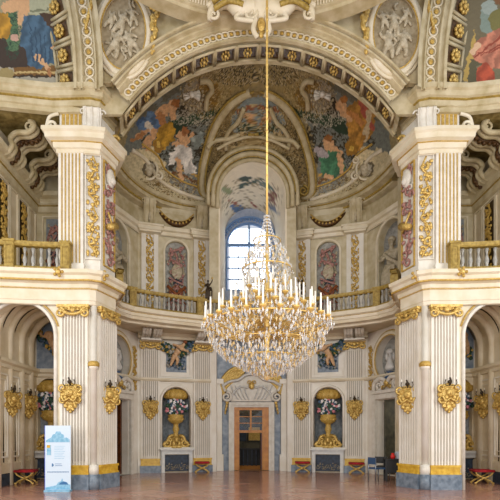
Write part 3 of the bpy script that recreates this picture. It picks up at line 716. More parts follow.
# ------------------------------------------------------------------ side galleries and passages at the outer edges
for s, side in ((-1, 'left'), (1, 'right')):
    def W(name, mb, mm, st=True):
        if s > 0: mb.mirror()
        return struct(name, mb, mm)
    # wall with the arch into the side passage; curves gently towards the viewer
    m = MB().plate(rect(-12.5, -5.9, -.15, 5.6), [arch(-7.12, 2.1, -.01, 5.62, 24)[0:]], 13.42, 13.8)
    W('wall_arcade_'+side, m, 'cornice')
    m = MB(); g = MB()
    A = [(-7.12+1.05*math.cos(PI*i/24), 4.57+1.05*math.sin(PI*i/24)) for i in range(25)]
    m.tube([(-6.07, 13.4, 0)]+[(x, 13.4, z) for x, z in A]+[(-8.17, 13.4, 0)], .06, 6)
    g.tube([(-7.12+1.16*math.cos(PI*i/24), 13.4, 4.57+1.16*math.sin(PI*i/24)) for i in range(2, 23)], .03, 5)
    W('trim_arcade_arch_'+side, m, 'white_stucco'); W('trim_arcade_gilding_'+side, g, 'gold_flat')
    # passage: outer wall, end wall, vault
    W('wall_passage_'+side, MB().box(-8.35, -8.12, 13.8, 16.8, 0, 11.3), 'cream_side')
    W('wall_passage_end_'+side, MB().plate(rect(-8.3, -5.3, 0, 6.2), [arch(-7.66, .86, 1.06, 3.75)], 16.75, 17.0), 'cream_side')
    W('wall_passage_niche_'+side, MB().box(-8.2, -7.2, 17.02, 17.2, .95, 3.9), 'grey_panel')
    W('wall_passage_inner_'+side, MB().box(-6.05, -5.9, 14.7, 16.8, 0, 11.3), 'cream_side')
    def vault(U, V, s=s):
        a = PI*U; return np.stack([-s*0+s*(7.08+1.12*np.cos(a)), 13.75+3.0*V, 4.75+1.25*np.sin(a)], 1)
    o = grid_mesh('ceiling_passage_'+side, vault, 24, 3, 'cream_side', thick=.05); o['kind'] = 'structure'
    m = MB(); g = MB()
    for y in (13.95, 14.75, 15.5, 16.2):
        m.tube([(-8.1, y, 0)]+[(-7.08-1.04*math.cos(PI*i/20), y, 4.75+1.16*math.sin(PI*i/20)) for i in range(21)]+[(-6.06, y, 0)], .13 if y != 14.75 else .1, 6)
    W('trim_passage_ribs_'+side, m, 'cream_side')
    m = MB()
    for y in (14.35, 15.1):
        m.tube([(-8.1, y, 0)]+[(-7.08-1.1*math.cos(PI*i/20), y, 4.75+1.21*math.sin(PI*i/20)) for i in range(21)], .025, 4)
    W('trim_passage_joints_'+side, m, 'bronze_dark')
    m = MB().sweep([(-8.12, 13.8), (-8.12, 16.75), (-6.05, 16.75)], [(0, 3.78), (.08, 3.8), (.1, 3.9), (.2, 3.95), (.22, 4.05), (0, 4.08)])
    W('trim_passage_cornice_'+side, m, 'cornice')
    pb = bay((-8.12, 13.8), (-8.12, 16.75)); m = MB()
    for a, b in ((.1, .75), (.95, 1.5), (1.65, 2.45)): frame(m, a, b, .95, 3.55, .05, -.04, 0); frame(m, a+.12, b-.12, 1.1, 3.4, .02, -.03, 0)
    W('trim_passage_panels_'+side, m.xf(bay_mx(pb)), 'cream')
    W('baseboard_passage_'+side, MB().sweep([(-8.12, 13.8), (-8.12, 16.75), (-7.98, 16.75)], [(0.05, 0), (.05, .38), (0, .42)]), 'dark_blue')
    W('trim_passage_skirting_'+side, MB().sweep([(-8.12, 13.8), (-8.12, 16.75), (-7.98, 16.75)], [(0.06, .4), (.07, .72), (0, .76)]), 'cream_side')
    # entablature of the front: runs from the gallery front round the pier
    ep = [(-12.5, 12.7), (-9.5, 12.95), (-7.5, 13.2), (-6.0, 13.38), (-5.05, 13.38), (-4.92, 13.44), (-4.6, 14.3), (-4.95, 15.1)]
    m = MB().sweep(ep, [(0, 5.48), (.04, 5.5), (.05, 5.6), (.07, 5.62), (.07, 5.92), (.14, 5.97), (.16, 6.07), (.3, 6.13), (.33, 6.27), (.4, 6.32), (.42, 6.42), (-.3, 6.45)])
    W('trim_entablature_'+side, m, 'cornice')
    W('trim_entablature_gilding_'+side, MB().sweep(ep, [(.07, 5.93), (.12, 5.94), (.12, 5.975), (.07, 5.98)]), 'gold_flat')
    W('trim_entablature_bead_'+side, MB().sweep(ep, [(.3, 6.1), (.34, 6.11), (.35, 6.15), (.3, 6.16)]), 'gold_flat')
    W('floor_gallery_'+side, MB().box(-12.4, -5.9, 13.2, 16.9, 6.15, 6.4), 'cream_side')
    # gallery wall above
    W('wall_gallery_end_'+side, MB().box(-8.3, -5.4, 16.75, 17.0, 6.2, 11.4), 'upper')
    m = MB().sweep([(-8.12, 13.0), (-8.12, 16.75), (-6.05, 16.75)], [(0, 9.85), (.08, 9.9), (.1, 10.1), (.2, 10.15), (.22, 10.3), (.38, 10.36), (.42, 10.5), (0, 10.52)])
    W('trim_gallery_cornice_'+side, m, 'upper')
    W('trim_gallery_cornice_gilding_'+side, MB().sweep([(-8.12, 13.0), (-8.12, 16.75), (-6.05, 16.75)], [(.1, 10.09), (.14, 10.1), (.14, 10.15), (.1, 10.16)]), 'ochre_rail')
    W('wall_gallery_outer_'+side, MB().box(-8.35, -8.12, 12.6, 13.8, 6.2, 11.3), 'upper')
    m = MB()
    gb = bay((-8.12, 13.0), (-8.12, 16.75))
    for a, b in ((1.0, 1.62), (1.75, 2.2), (2.32, 3.0), (3.15, 3.55)): frame(m, a, b, 6.9, 9.75, .05, -.05, 0)
    W('trim_gallery_panels_'+side, m.xf(bay_mx(gb)), 'cornice')
    W('trim_gallery_joint_'+side, MB().box(1.66, 1.71, -.03, 0, 6.5, 9.85).xf(bay_mx(gb)), 'bronze_dark')
    W('trim_gallery_end_frame_'+side, frame(MB(), -7.85, -7.25, 7.0, 9.7, .05, 16.68, 16.75), 'cornice')
    # ceiling over the gallery, dull gold
    def gc(U, V, s=s): return np.stack([s*(5.2+7.3*U), 13.3+3.8*V, 11.35+.12*np.sin(U*PI*3)*(1-V)], 1)
    o = grid_mesh('ceiling_gallery_'+side, gc, 30, 8, 'olive', thick=.1); o['kind'] = 'structure'
    # band carrying the big side arch
    vp = [(-12.5, 12.6), (-10, 12.85), (-8, 13.1), (-6.1, 13.4), (-5.0, 13.36), (-4.82, 13.42), (-4.55, 14.2)]
    m = MB().sweep(vp, [(-.1, 11.2), (.03, 11.22), (.05, 11.34), (.1, 11.36), (.12, 11.52), (.24, 11.56), (.28, 11.68), (.34, 11.72), (.35, 11.85), (-.5, 11.9)])
    W('trim_springing_'+side, m, 'vault_light')
    W('trim_springing_gilding_'+side, MB().sweep(vp, [(.12, 11.5), (.17, 11.51), (.17, 11.55), (.12, 11.56)]), 'ochre_rail')
    # large side arch: face with guilloche, splayed coffered soffit
    XC, ZC, A0, B0 = -9.63, 11.8, 4.5, 7.6
    fs = [MB(), MB()]
    prof = [(12.9, .62), (12.95, .5), (13.05, .48), (13.06, .42), (13.0, .4), (13.0, .36), (13.12, .34), (13.12, .02), (13.0, 0), (13.0, -.05), (13.08, -.08), (13.08, -.16), (13.0, -.18), (13.0, -.26), (13.2, -.28)]
    N = 28; vs = []; fc = []
    for i in range(N+1):
        ph = .55*i/N-.02
        for y, r in prof: vs.append((XC+(A0+r)*math.cos(ph), y-(.0), ZC+(B0+r)*math.sin(ph)))
    k = len(prof)
    for i in range(N):
        for j in range(k-1): fc.append((i*k+j, (i+1)*k+j, (i+1)*k+j+1, i*k+j+1))
    W('trim_side_arch_'+side, MB().add(vs, fc), 'vault_light')
    vs = []; fc = []; sp = [(13.2, -.28), (13.45, -.32), (13.95, -1.1), (14.1, -1.12)]; k = len(sp)
    for i in range(N+1):
        ph = .55*i/N-.02
        for y, r in sp: vs.append((XC+(A0+r)*math.cos(ph), y, ZC+(B0+r)*math.sin(ph)))
    for i in range(N):
        for j in range(k-1): fc.append((i*k+j, (i+1)*k+j, (i+1)*k+j+1, i*k+j+1))
    W('ceiling_side_arch_'+side, MB().add(vs, fc), 'vault_light')
    m = MB(); g = MB()
    for i in range(14):
        ph = .012+.0385*i; x = XC+(A0+.18)*math.cos(ph); z = ZC+(B0+.18)*math.sin(ph)
        m.ering(x, 13.1, z, .125, .135, .025, 14, 5); g.ball((x, 13.1, z), (.07, .03, .08), 8, 4)
    W('trim_guilloche_'+side, m, 'cornice'); W('trim_guilloche_studs_'+side, g, 'gold_flat')
    for i in range(5):
        p0 = .02+.112*i; p1 = p0+.078
        def pt(ph, f, lift=0):
            y = 13.47+.46*f-lift*.8; ph = ph+.05*f; r = -.36-.72*f+lift*.3
            q = (XC+(A0+r)*math.cos(ph), y, ZC+(B0+r)*math.sin(ph)); return q if s < 0 else (-q[0], q[1], q[2])
        c = Vector(pt((p0+p1)/2, .5)); u = (Vector(pt(p0, .5))-Vector(pt(p1, .5))).normalized(); v = (Vector(pt(p0, 1))-Vector(pt(p0, 0))).normalized(); nn = u.cross(v)
        if nn.y > 0: nn = -nn
        t = thing('coffer', '%s coffer with gilded rosette on the side arch at the %s edge' % (['lowest', 'second lowest', 'middle', 'second highest', 'topmost'][i], side), 'coffer', c)
        m = MB(); qs = [pt(p0+.004, .16, .035), pt(p1, .16, .035), pt(p1, .84, .035), pt(p0+.004, .84, .035)]
        m.add([Vector(q)-c for q in qs], [(0, 1, 2, 3)] if s < 0 else [(3, 2, 1, 0)]); build('panel', m, 'dark_gold', t)
        fm = MB(); fr = [Vector(pt(a, b, .08))-c for a, b in ((p0-.006, .0), (p1+.006, .0), (p1+.006, 1), (p0-.006, 1))]
        for a in range(4):
            p, q = fr[a], fr[(a+1) % 4]; fm.tube([p, q], .045, 5)
        build('rib', fm, 'vault_light', t)
        g = MB()
        for a in range(8):
            q = nn*.07+u*.15*math.cos(PI*a/4)+v*.17*math.sin(PI*a/4); g.ball(q, .06, 6, 4)
        g.ball(nn*.1, .08, 8, 5); build('rosette', g, 'gold', t)

# ------------------------------------------------------------------ painted side vaults
def side_vault(s):
    def f(U, V): return np.stack([s*(5.6+7.4*U), 14.05-.55*V**2, 11.7+3.9*V], 1)
    return f
def sv_left(P):
    q = px_of(P); L = []
    L.append(('p', [(-60, 66), (60, 66), (60, 110), (-60, 110)], S(168, 160, 140)))
    L.append(('p', [(14, 66), (60, 66), (60, 78), (14, 78)], S(120, 84, 36))); L.append(('c', 14, 73, 60, 73, 1, 1, S(196, 168, 110))); L.append(('c', 14, 77, 60, 77, 1, 1, S(60, 44, 24)))
    L.append(('p', [(-60, 30), (28, 42), (30, 68), (-60, 68)], S(62, 48, 36)))
    L.append(('p', [(24, -30), (54, -30), (52, 12), (40, 16), (26, 14)], S(170, 170, 140))); L.append(('c', 26, 12, 52, 10, 1, 1, S(120, 122, 96)))
    L.append(('p', [(40, 14), (54, 14), (56, 60), (50, 40)], S(72, 52, 34)))
    L.append(('c', 10, 16, 14, 46, 7, 6, S(84, 112, 76))); L.append(('n', 13, 36, 9, 26, 3, .2, 31, S(46, 70, 50)))
    L.append(('e', 15, 38, 4, 4, 0, S(190, 150, 130)))
    L.append(('p', [(-20, 8), (8, 14), (12, 26), (8, 40), (-20, 34)], 'fold', S(176, 130, 40)))
    L.append(('p', [(24, 16), (40, 16), (52, 30), (60, 48), (64, 66), (50, 64), (40, 70), (28, 66), (26, 50), (20, 44), (22, 28)], 'fold', S(66, 92, 112)))
    L.append(('c', 6, 8, 22, 4, 5, 7, SK)); L.append(('c', 24, 2, 26, 12, 6, 4, SK)); L.append(('c', 22, 12, 20, 24, 3.4, 2, SK)); L.append(('e', 22, -8, 7, 8, 0, SKD))
    L.append(('c', 38, 58, 50, 70, 3.6, 2, SK)); L.append(('c', 50, 70, 50, 76, 1.8, 1.5, SKD)); L.append(('c', 53, 48, 60, 53, 2, 1.8, SK)); L.append(('c', 60, 53, 64, 59, 1.8, 1.2, SKD))
    L.append(('e', 6, 76, 8, 8, 0, S(160, 140, 90)))
    for k in range(5): L.append(('c', 30+5*k, 24+4*k, 34+4*k, 62, .5, .9, S(48, 70, 90)))
    return paint(q, S(150, 140, 108), L, 41, .06, 1)
def sv_right(P):
    q = px_of(P); L = []
    L.append(('p', [(440, 82), (580, 82), (580, 120), (440, 120)], S(160, 158, 146)))
    L.append(('p', [(462, 80), (474, 30), (480, 90)], S(180, 150, 80)))
    L.append(('p', [(470, 60), (500, 60), (500, 88), (466, 88)], S(92, 86, 60))); L.append(('p', [(476, 66), (540, 66), (540, 84), (476, 84)], S(120, 112, 84)))
    L.append(('c', 488, 14, 487, 28, 8, 7, S(126, 140, 128))); L.append(('e', 489, 8, 8, 7, 0, S(150, 160, 150)))
    L.append(('c', 498, 20, 512, 60, 10, 8, S(116, 110, 60))); L.append(('e', 505, -2, 12, 9, 0, S(120, 84, 50)))
    L.append(('p', [(470, 52), (476, 42), (492, 32), (510, 26), (530, 40), (516, 66), (492, 70), (484, 66), (474, 60)], 'fold', S(182, 116, 90)))
    for a_, b_ in ((474, 500), (480, 512), (488, 520)): L.append(('c', a_, 58-(a_-474)*.3, b_, 38, .7, 1.3, S(142, 66, 46)))
    L.append(('p', [(476, 70), (486, 62), (494, 74), (494, 88), (484, 90), (476, 86)], 'fold', S(176, 78, 50)))
    L.append(('c', 472, 52, 478, 46, 3, 3, S(214, 176, 140))); L.append(('e', 488, 104, 6, 6, 0, S(160, 130, 70)))
    return paint(q, S(110, 100, 74), L, 45, .06, 1)
o = grid_mesh('ceiling_side_vault_left', side_vault(-1), 460, 240, 'fresco', painter=sv_left, thick=.05); o['kind'] = 'structure'
o = grid_mesh('ceiling_side_vault_right', side_vault(1), 460, 240, 'fresco', painter=sv_right, thick=.05); o['kind'] = 'structure'

# ------------------------------------------------------------------ great apse arch
EZ, EA, EB = 8.22, 4.98, 5.08
PH0 = .69
def ring_band(prof, p0, p1, N=60):
    vs = []; fc = []; k = len(prof)
    for i in range(N+1):
        ph = p0+(p1-p0)*i/N
        for y, r in prof: vs.append((-(EA+r)*math.cos(ph), y, EZ+(EB+r)*math.sin(ph)))
    for i in range(N):
        for j in range(k-1): fc.append((i*k+j, i*k+j+1, (i+1)*k+j+1, (i+1)*k+j))
    return MB().add(vs, fc)
struct('trim_great_arch', ring_band([(13.3, .66), (12.97, .62), (12.97, .56), (13.05, .55), (13.05, .5), (13.0, .49), (13.0, .44), (13.12, .43), (13.12, .38), (13.2, .36), (13.28, .34), (13.28, .06), (13.2, .04), (13.2, -.02), (13.3, -.03), (13.36, .0)], PH0, PI-PH0), 'vault_light')
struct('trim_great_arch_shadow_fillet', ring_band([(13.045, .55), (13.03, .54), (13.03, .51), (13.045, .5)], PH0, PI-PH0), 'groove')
struct('ceiling_great_arch', ring_band([(13.36, 0), (13.42, .04), (14.3, .28), (14.3, .22), (14.42, .22), (14.45, .3), (14.6, .5)], PH0-.1, PI-PH0+.1), 'vault_light')
m = MB(); g = MB(); K = 48
for i in range(K):
    ph = PH0+.02+(PI-2*PH0-.04)*(i+.5)/K; x = -(EA+.2)*math.cos(ph); z = EZ+(EB+.2)*math.sin(ph)
    m.ering(x, 13.26, z, .115, .1, .022, 12, 5); g.ball((x, 13.25, z), (.06, .03, .055), 8, 4)
struct('trim_guilloche_great_arch', m, 'cornice'); struct('trim_guilloche_studs_great_arch', g, 'gold_flat')
names = ['first', 'second', 'third', 'fourth', 'fifth', 'sixth', 'seventh', 'eighth']
KC = 14
# equal arc length spacing
phs = np.linspace(PH0-.06, PI-PH0+.06, 400); xs = -(EA+.1)*np.cos(phs); zs = (EB+.1)*np.sin(phs); sl = np.concatenate([[0], np.cumsum(np.hypot(np.diff(xs), np.diff(zs)))])
def ph_at(f): return float(np.interp(f*sl[-1], sl, phs))
for i in range(KC):
    p0 = ph_at((i+.13)/KC); p1 = ph_at((i+.87)/KC)
    def pt(ph, f, lift=.03): return Vector((-(EA+.05+.22*f-lift)*math.cos(ph), 13.46+.8*f-lift*.25, EZ+(EB+.05+.22*f-lift)*math.sin(ph)))
    c = pt((p0+p1)/2, .5)
    if True:
        k = i if i < KC//2 else KC-1-i
        lab = '%s rosette coffer up from the %s foot of the great arch' % (names[k], 'left' if i < KC//2 else 'right')
    t = thing('coffer', lab, 'coffer', c)
    build('panel', MB().add([pt(a, f, .02)-c for a, f in ((p0, .1), (p1, .1), (p1, .9), (p0, .9))], [(0, 3, 2, 1)]), 'dark_gold', t)
    fm = MB(); fr = [pt(a, f, .06)-c for a, f in ((p0-.012, .02), (p1+.012, .02), (p1+.012, .98), (p0-.012, .98))]
    for a in range(4): fm.tube([fr[a], fr[(a+1) % 4]], .045, 4)
    build('rib', fm, 'vault_light', t)
    u = (pt(p1, .5)-pt(p0, .5)).normalized(); v = (pt(p0, 1)-pt(p0, 0)).normalized(); nn = pt((p0+p1)/2, .5, .1)-pt((p0+p1)/2, .5, 0); nn.normalize()
    g = MB()
    for a in range(8): g.ball(nn*.03+u*.11*math.cos(PI*a/4)+v*.2*math.sin(PI*a/4), (.035, .06, .04), 6, 4)
    g.ball(nn*.05, .055, 8, 5); build('rosette', g, 'gold', t)

# pendentive wall between the arches, dome rim and shallow dome above
hole = [(-(EA+.3)*math.cos(PI*i/60), EZ+(EB+.3)*math.sin(PI*i/60)) for i in range(61)]
outer = [(-5.4, 11.2)]+[(-5.4, 14.6), (5.4, 14.6), (5.4, 11.2)]
pts = [p for p in hole if p[1] > 11.86]
poly = [(-5.4, 11.86), (-5.4, 14.6), (5.4, 14.6), (5.4, 11.86)]+pts[::-1]
m = MB().plate(poly, [], 13.2, 13.34)
for s in (-1, 1): m.plate([(s*x, z) for x, z in ((-4.95, 11.25), (-3.95, 11.25), (-3.7, 12.2), (-4.95, 12.2))], [], 13.5, 13.6)
struct('ceiling_pendentives', m, 'vault_light')
def ringpath(R, y0=6.95, n=72): return [(R*math.sin(-PI*.62+2*PI*.62*i/n), y0+R*math.cos(-PI*.62+2*PI*.62*i/n)) for i in range(n+1)]
struct('trim_dome_rim', MB().sweep(ringpath(6.0), [(-.4, 13.55), (0, 13.55), (.03, 13.62), (.1, 13.64), (.12, 13.74), (.22, 13.77), (.24, 13.86), (.36, 13.9), (.38, 14.0), (-.2, 14.3)]), 'vault_light')
m = MB()
for i in range(150):
    a = -1.0+2.0*i/149; m.box(-.018, .018, -.02, .0, -.1, .1) if False else m.bar((5.87*math.sin(a), 6.95+5.87*math.cos(a), 13.66), (5.82*math.sin(a), 6.95+5.82*math.cos(a), 13.78), .03)
struct('trim_dome_dentils', m, 'cornice')
def cap(U, V):
    a = U*2*PI; r = 6.3*(1-V); return np.stack([r*np.sin(a), 6.95+r*np.cos(a), 14.0+3*np.sqrt(np.clip(1-(r/6.4)**2, 0, 1))], 1)
o = grid_mesh('ceiling_main_dome', cap, 64, 12, 'vault', thick=.1); o['kind'] = 'structure'
struct('ceiling_flat_surround', MB().plate([(-14, 1), (14, 1), (14, 13.3), (-14, 13.3)], [ell(0, 6.95, 6.2, 6.2, 64)], 0, .15).xf(Matrix.Translation((0, 0, 15.2)) @ Matrix.Rotation(PI/2, 4, 'X') @ Matrix.Scale(1, 4)), 'vault')

# ------------------------------------------------------------------ apse cornices, attic, balcony slab
cp = [( *[float(c[0]) for c in rim(np.array([.0+.02+th]))], ) for th in np.linspace(0.12, 1.42, 26)]
cp = [(-4.3, 14.5), (-4.75, 15.4)]+[p for p in cp if p[1] > 15.9 and p[0] < -1.6]
cp2 = [(x*1.0, y) for x, y in cp]
for s, side in ((-1, 'left'), (1, 'right')):
    path = cp2 if s < 0 else mir(cp2)
    struct('trim_apse_cornice_'+side, MB().sweep(path, [(-1.2, 11.3), (-.75, 11.32), (-.7, 11.45), (-.45, 11.5), (-.4, 11.62), (-.1, 11.66), (-.08, 11.8), (.05, 11.84), (.08, 11.98), (-.05, 12.02), (-.1, 12.1)]), 'vault_light')
    struct('trim_apse_cornice_gilding_'+side, MB().sweep(path, [(-.4, 11.55), (-.36, 11.56), (-.36, 11.63), (-.4, 11.64)]), 'ochre_rail')
    struct('trim_apse_cornice_bead_'+side, MB().sweep(path, [(-.06, 11.78), (-.02, 11.8), (-.02, 11.84), (-.06, 11.85)]), 'ochre_rail')
    wp = [(-5.75, 16.6), (-5.85, 17.2), (-4.9, 19.4), (-1.85, 20.25)]; wp = wp if s < 0 else mir(wp)
    struct('trim_attic_'+side, MB().sweep(wp, [(0, 10.35), (.06, 10.38), (.08, 10.5), (.18, 10.54), (.22, 10.68), (.0, 10.7)]), 'cornice')
    struct('trim_attic_ground_'+side, MB().sweep(wp, [(.04, 10.7), (.04, 11.35)]), 'vault_light')
    struct('trim_lower_string_'+side, MB().sweep(wp, [(0, 3.98), (.05, 4.0), (.1, 4.06), (.1, 4.12), (0, 4.14)]), 'cornice')
    struct('baseboard_'+side, MB().sweep([(-4.95, 19.4), (-1.75, 20.32)] if s < 0 else mir([(-4.95, 19.4), (-1.75, 20.32)]), [(.03, 0), (.03, .6), (0, .62)]), 'cream')
BP = [(-4.55, 15.0), (-5.0, 15.7), (-5.02, 16.4), (-4.65, 17.0), (-4.1, 17.35), (-3.4, 17.72), (-2.7, 18.05), (-1.9, 18.4), (-1.0, 18.62), (0, 18.68)]
BPF = full(BP)
slab = BPF+[(1.75, 20.5), (4.95, 19.55), (5.45, 17.1), (5.4, 15)]; slab = slab+[(-x, y) for x, y in slab[-4:][::-1]]
slab = BPF+[(5.4, 15.0), (5.95, 17.2), (5.05, 19.5), (1.8, 20.45), (1.8, 21.0), (-1.8, 21.0), (-1.8, 20.45), (-5.05, 19.5), (-5.95, 17.2), (-5.4, 15.0)]
struct('floor_balcony', MB().zprism(slab, 6.04, 6.45), 'cream_side')
struct('trim_balcony_front', MB().sweep(BPF, [(-.5, 5.94), (-.3, 5.95), (-.28, 6.02), (-.05, 6.05), (-.03, 6.14), (.04, 6.17), (.06, 6.28), (.16, 6.32), (.18, 6.46), (-.1, 6.47)]), 'cornice')
struct('trim_balcony_gilding', MB().sweep(BPF, [(.05, 6.27), (.08, 6.28), (.08, 6.32), (.05, 6.33)]), 'gold_flat')
wl = [(-4.93, 19.3), (-1.85, 20.2)]
for s, side in ((-1, 'left'), (1, 'right')):
    struct('trim_wall_entablature_'+side, MB().sweep(wl if s < 0 else mir(wl), [(0, 5.8), (.12, 5.82), (.12, 5.92), (.3, 6.05)]), 'cornice')
# ------------------------------------------------------------------ fluted pilasters of the back wall
spots = [(NL, UL[0], 'left of the left fireplace'), (NL, UL[2], 'between the left fireplace and the central door'), (NR, UR[0], 'between the central door and the right fireplace'), (NR, UR[2], 'right of the right fireplace')]
root = None
for b, u, where in spots:
    lab = 'cream fluted wall pilaster with gilded capital, '+where; p = at(b, u)
    if root is None:
        root = thing('fluted_pilaster', lab, 'pilaster', p, b[1], 'pilasters of the back wall')
        T = Matrix.Translation((-.4, 0, 0))
        build('shaft', cut_shaft(.8, 8, .62, 5.42).xf(T), 'cream', root); build('flute_lines', flute_lines(.8, 8, .75, 5.3, r=.013).xf(T), 'flute_shade', root)  # grey strips put groove shade into the colour of the flutes
        build('capital', ionic(.8, 5.36).xf(T), 'gold', root)
        build('plinth', MB().box(-.45, .45, -.17, 0, 0, .31), 'blue_marble', root)
        build('base_band', MB().box(-.43, .43, -.15, 0, .31, .35).box(-.41, .41, -.12, 0, .35, .56).box(-.43, .43, -.15, 0, .56, .62), 'yellow_marble', root)
    else: copy_tree(root, p, b[1], lab)

# ------------------------------------------------------------------ niche frames, urns, fireplaces
def niche_frame(T, un, name):
    m = MB(); A = [(un-.68*math.cos(PI*i/20), -.03, 3.13+.68*math.sin(PI*i/20)) for i in range(21)]
    m.tube([(un-.68, -.03, 1.1)]+A+[(un+.68, -.03, 1.1)], .06, 6)
    frame(m, un-.82, un+.82, 1.1, 3.92, .05, -.05, 0)
    struct(name, m.xf(T), 'cream')
niche_frame(bay_mx(NL), UL[1], 'trim_niche_left'); niche_frame(bay_mx(NR), UR[1], 'trim_niche_right')
def urn_thing(p, rz, lab):
    t = thing('flower_urn', lab, 'urn', p, rz, 'gilded urns in the niches')
    m = MB().lathe([(.0, 2.62), (.18, 2.63), (.42, 2.52), (.5, 2.36), (.47, 2.22), (.3, 2.16), (0, 2.15)], 0, 0, 36, sy=.6, lobes=12, lamp=.13)
    build('shell_canopy', m, 'gold_flat', t)
    m = MB().lathe([(.16, .5), (.12, .56), (.1, .7), (.16, .82), (.13, .9), (.11, 1.0), (.13, 1.08), (.3, 1.16), (.36, 1.28), (.33, 1.4), (.37, 1.46), (.2, 1.5)], 0, 0, 20, sy=.8)
    v = build('vase', m, 'gold_flat', t); m = MB()
    for i in range(9): a = 2*PI*i/9; m.tube([(.14*math.cos(a), .11*math.sin(a), 1.1), (.37*math.cos(a), .3*math.sin(a), 1.3)], .035, 5)
    build('gadroon', m, 'gold', v)
    m = MB(); r = random.Random(5)
    m.lathe([(.58, 0), (.56, .08), (.4, .14), (.24, .5), (.12, .54)], 0, .05, 18, sy=.5)
    for s in (-1, 1):
        m.spiral(s*.42, -.12, .2, .2, 1.4, s, PI/2, .07).spiral(s*.27, -.16, .38, .12, 1.2, -s, PI/2, .05)
        m.tube(bez([(s*.14, -.1, .56), (s*.3, -.18, .5), (s*.4, -.15, .3), (s*.58, -.12, .12)]), [.07]*25, 6)
        m.ball((s*.5, -.1, .1), (.1, .08, .08), 8, 5); m.ball((s*.12, -.2, .2), (.09, .07, .12), 8, 5)
    m.ball((0, -.2, .36), (.1, .08, .13), 8, 5)
    build('scroll_base', m, 'gold', t)
    cols = ['leaf', 'white_flower', 'pink_flower', 'blue_cloth']; ms = {c: MB() for c in cols}
    for i in range(120):
        a = r.uniform(0, 2*PI); q = r.uniform(.05, .5); c = cols[[0, 0, 1, 2, 3, 0, 1][i % 7]]
        ms[c].ball((q*math.cos(a), -.12+.12*math.sin(a*2)*q, 1.8+q*.72*math.sin(a)), (.08, .07, .075), 6, 4)
    build('leaves', ms['leaf'], 'leaf', t); build('white_flowers', ms['white_flower'], 'white_flower', t)
    build('pink_flowers', ms['pink_flower'], 'pink_flower', t); build('blue_flowers', ms['blue_cloth'], 'blue_cloth', t)
    return t
def fireplace_thing(p, rz, lab):
    t = thing('fireplace', lab, 'fireplace', p, rz, 'marble fireplaces')
    m = MB().box(-.75, .75, -.36, .2, .98, 1.05).box(-.69, .69, -.28, .2, .93, .98)
    build('mantel_shelf', m, 'white_marble', t)
    m = MB()
    for s in (-1, 1): a, b = sorted((s*.53, s*.68)); m.box(a, b, -.22, .0, 0, .93); m.box(a+.03, b-.03, -.25, -.22, .12, .8)
    m.box(-.53, .53, -.22, 0, .8, .93)
    build('surround', m, 'white_marble', t)
    s_ = build('fire_screen', MB().box(-.53, .53, -.1, -.07, .02, .8), 'dark_blue', t); r = random.Random(3)
    m = MB()
    for k in range(9):
        x = -.44+.11*k; m.spiral(x, -.12, .22+.05*math.sin(k*2), .09, 1, 1 if k % 2 else -1, k, .012); m.ball((x, -.11, .3+.1*math.sin(k*1.3)), (.03, .01, .03), 5, 3)
    m.box(-.53, .53, -.115, -.1, .02, .05).box(-.53, .53, -.115, -.1, .77, .8)
    build('metal_scrollwork', m, 'relief_ground', s_)
    return t
LP_, LE = 'left', 'right'
pos = [(at(NL, UL[1]), NL[1], 'left niche of the back wall, between two fluted pilasters left of the central door'), (at(NR, UR[1]), NR[1], 'right niche of the back wall, between two pilasters right of the central door'),
       ((-7.66, 16.75, 0), 0, 'left side passage, half hidden by the information banner'), ((7.66, 16.75, 0), 0, 'right side passage, behind the right pier')]
short = ['left of the central door', 'right of the central door', 'in the left side passage by the banner', 'in the right side passage behind the pier']
u0 = None
for i, (p, rz, lab) in enumerate(pos):
    off = Matrix.Rotation(rz, 3, 'Z') @ Vector((0, .16, 0)); q = (p[0]+off.x, p[1]+off.y, 1.07)
    if i == 0: u0 = urn_thing(q, rz, 'gilded urn of painted flowers under a shell, '+short[i]); f0 = fireplace_thing(p, rz, 'white marble fireplace with dark painted screen, '+short[i])
    else: copy_tree(u0, q, rz, 'gilded urn of painted flowers under a shell, '+short[i]); copy_tree(f0, p, rz, 'white marble fireplace with dark painted screen, '+short[i])

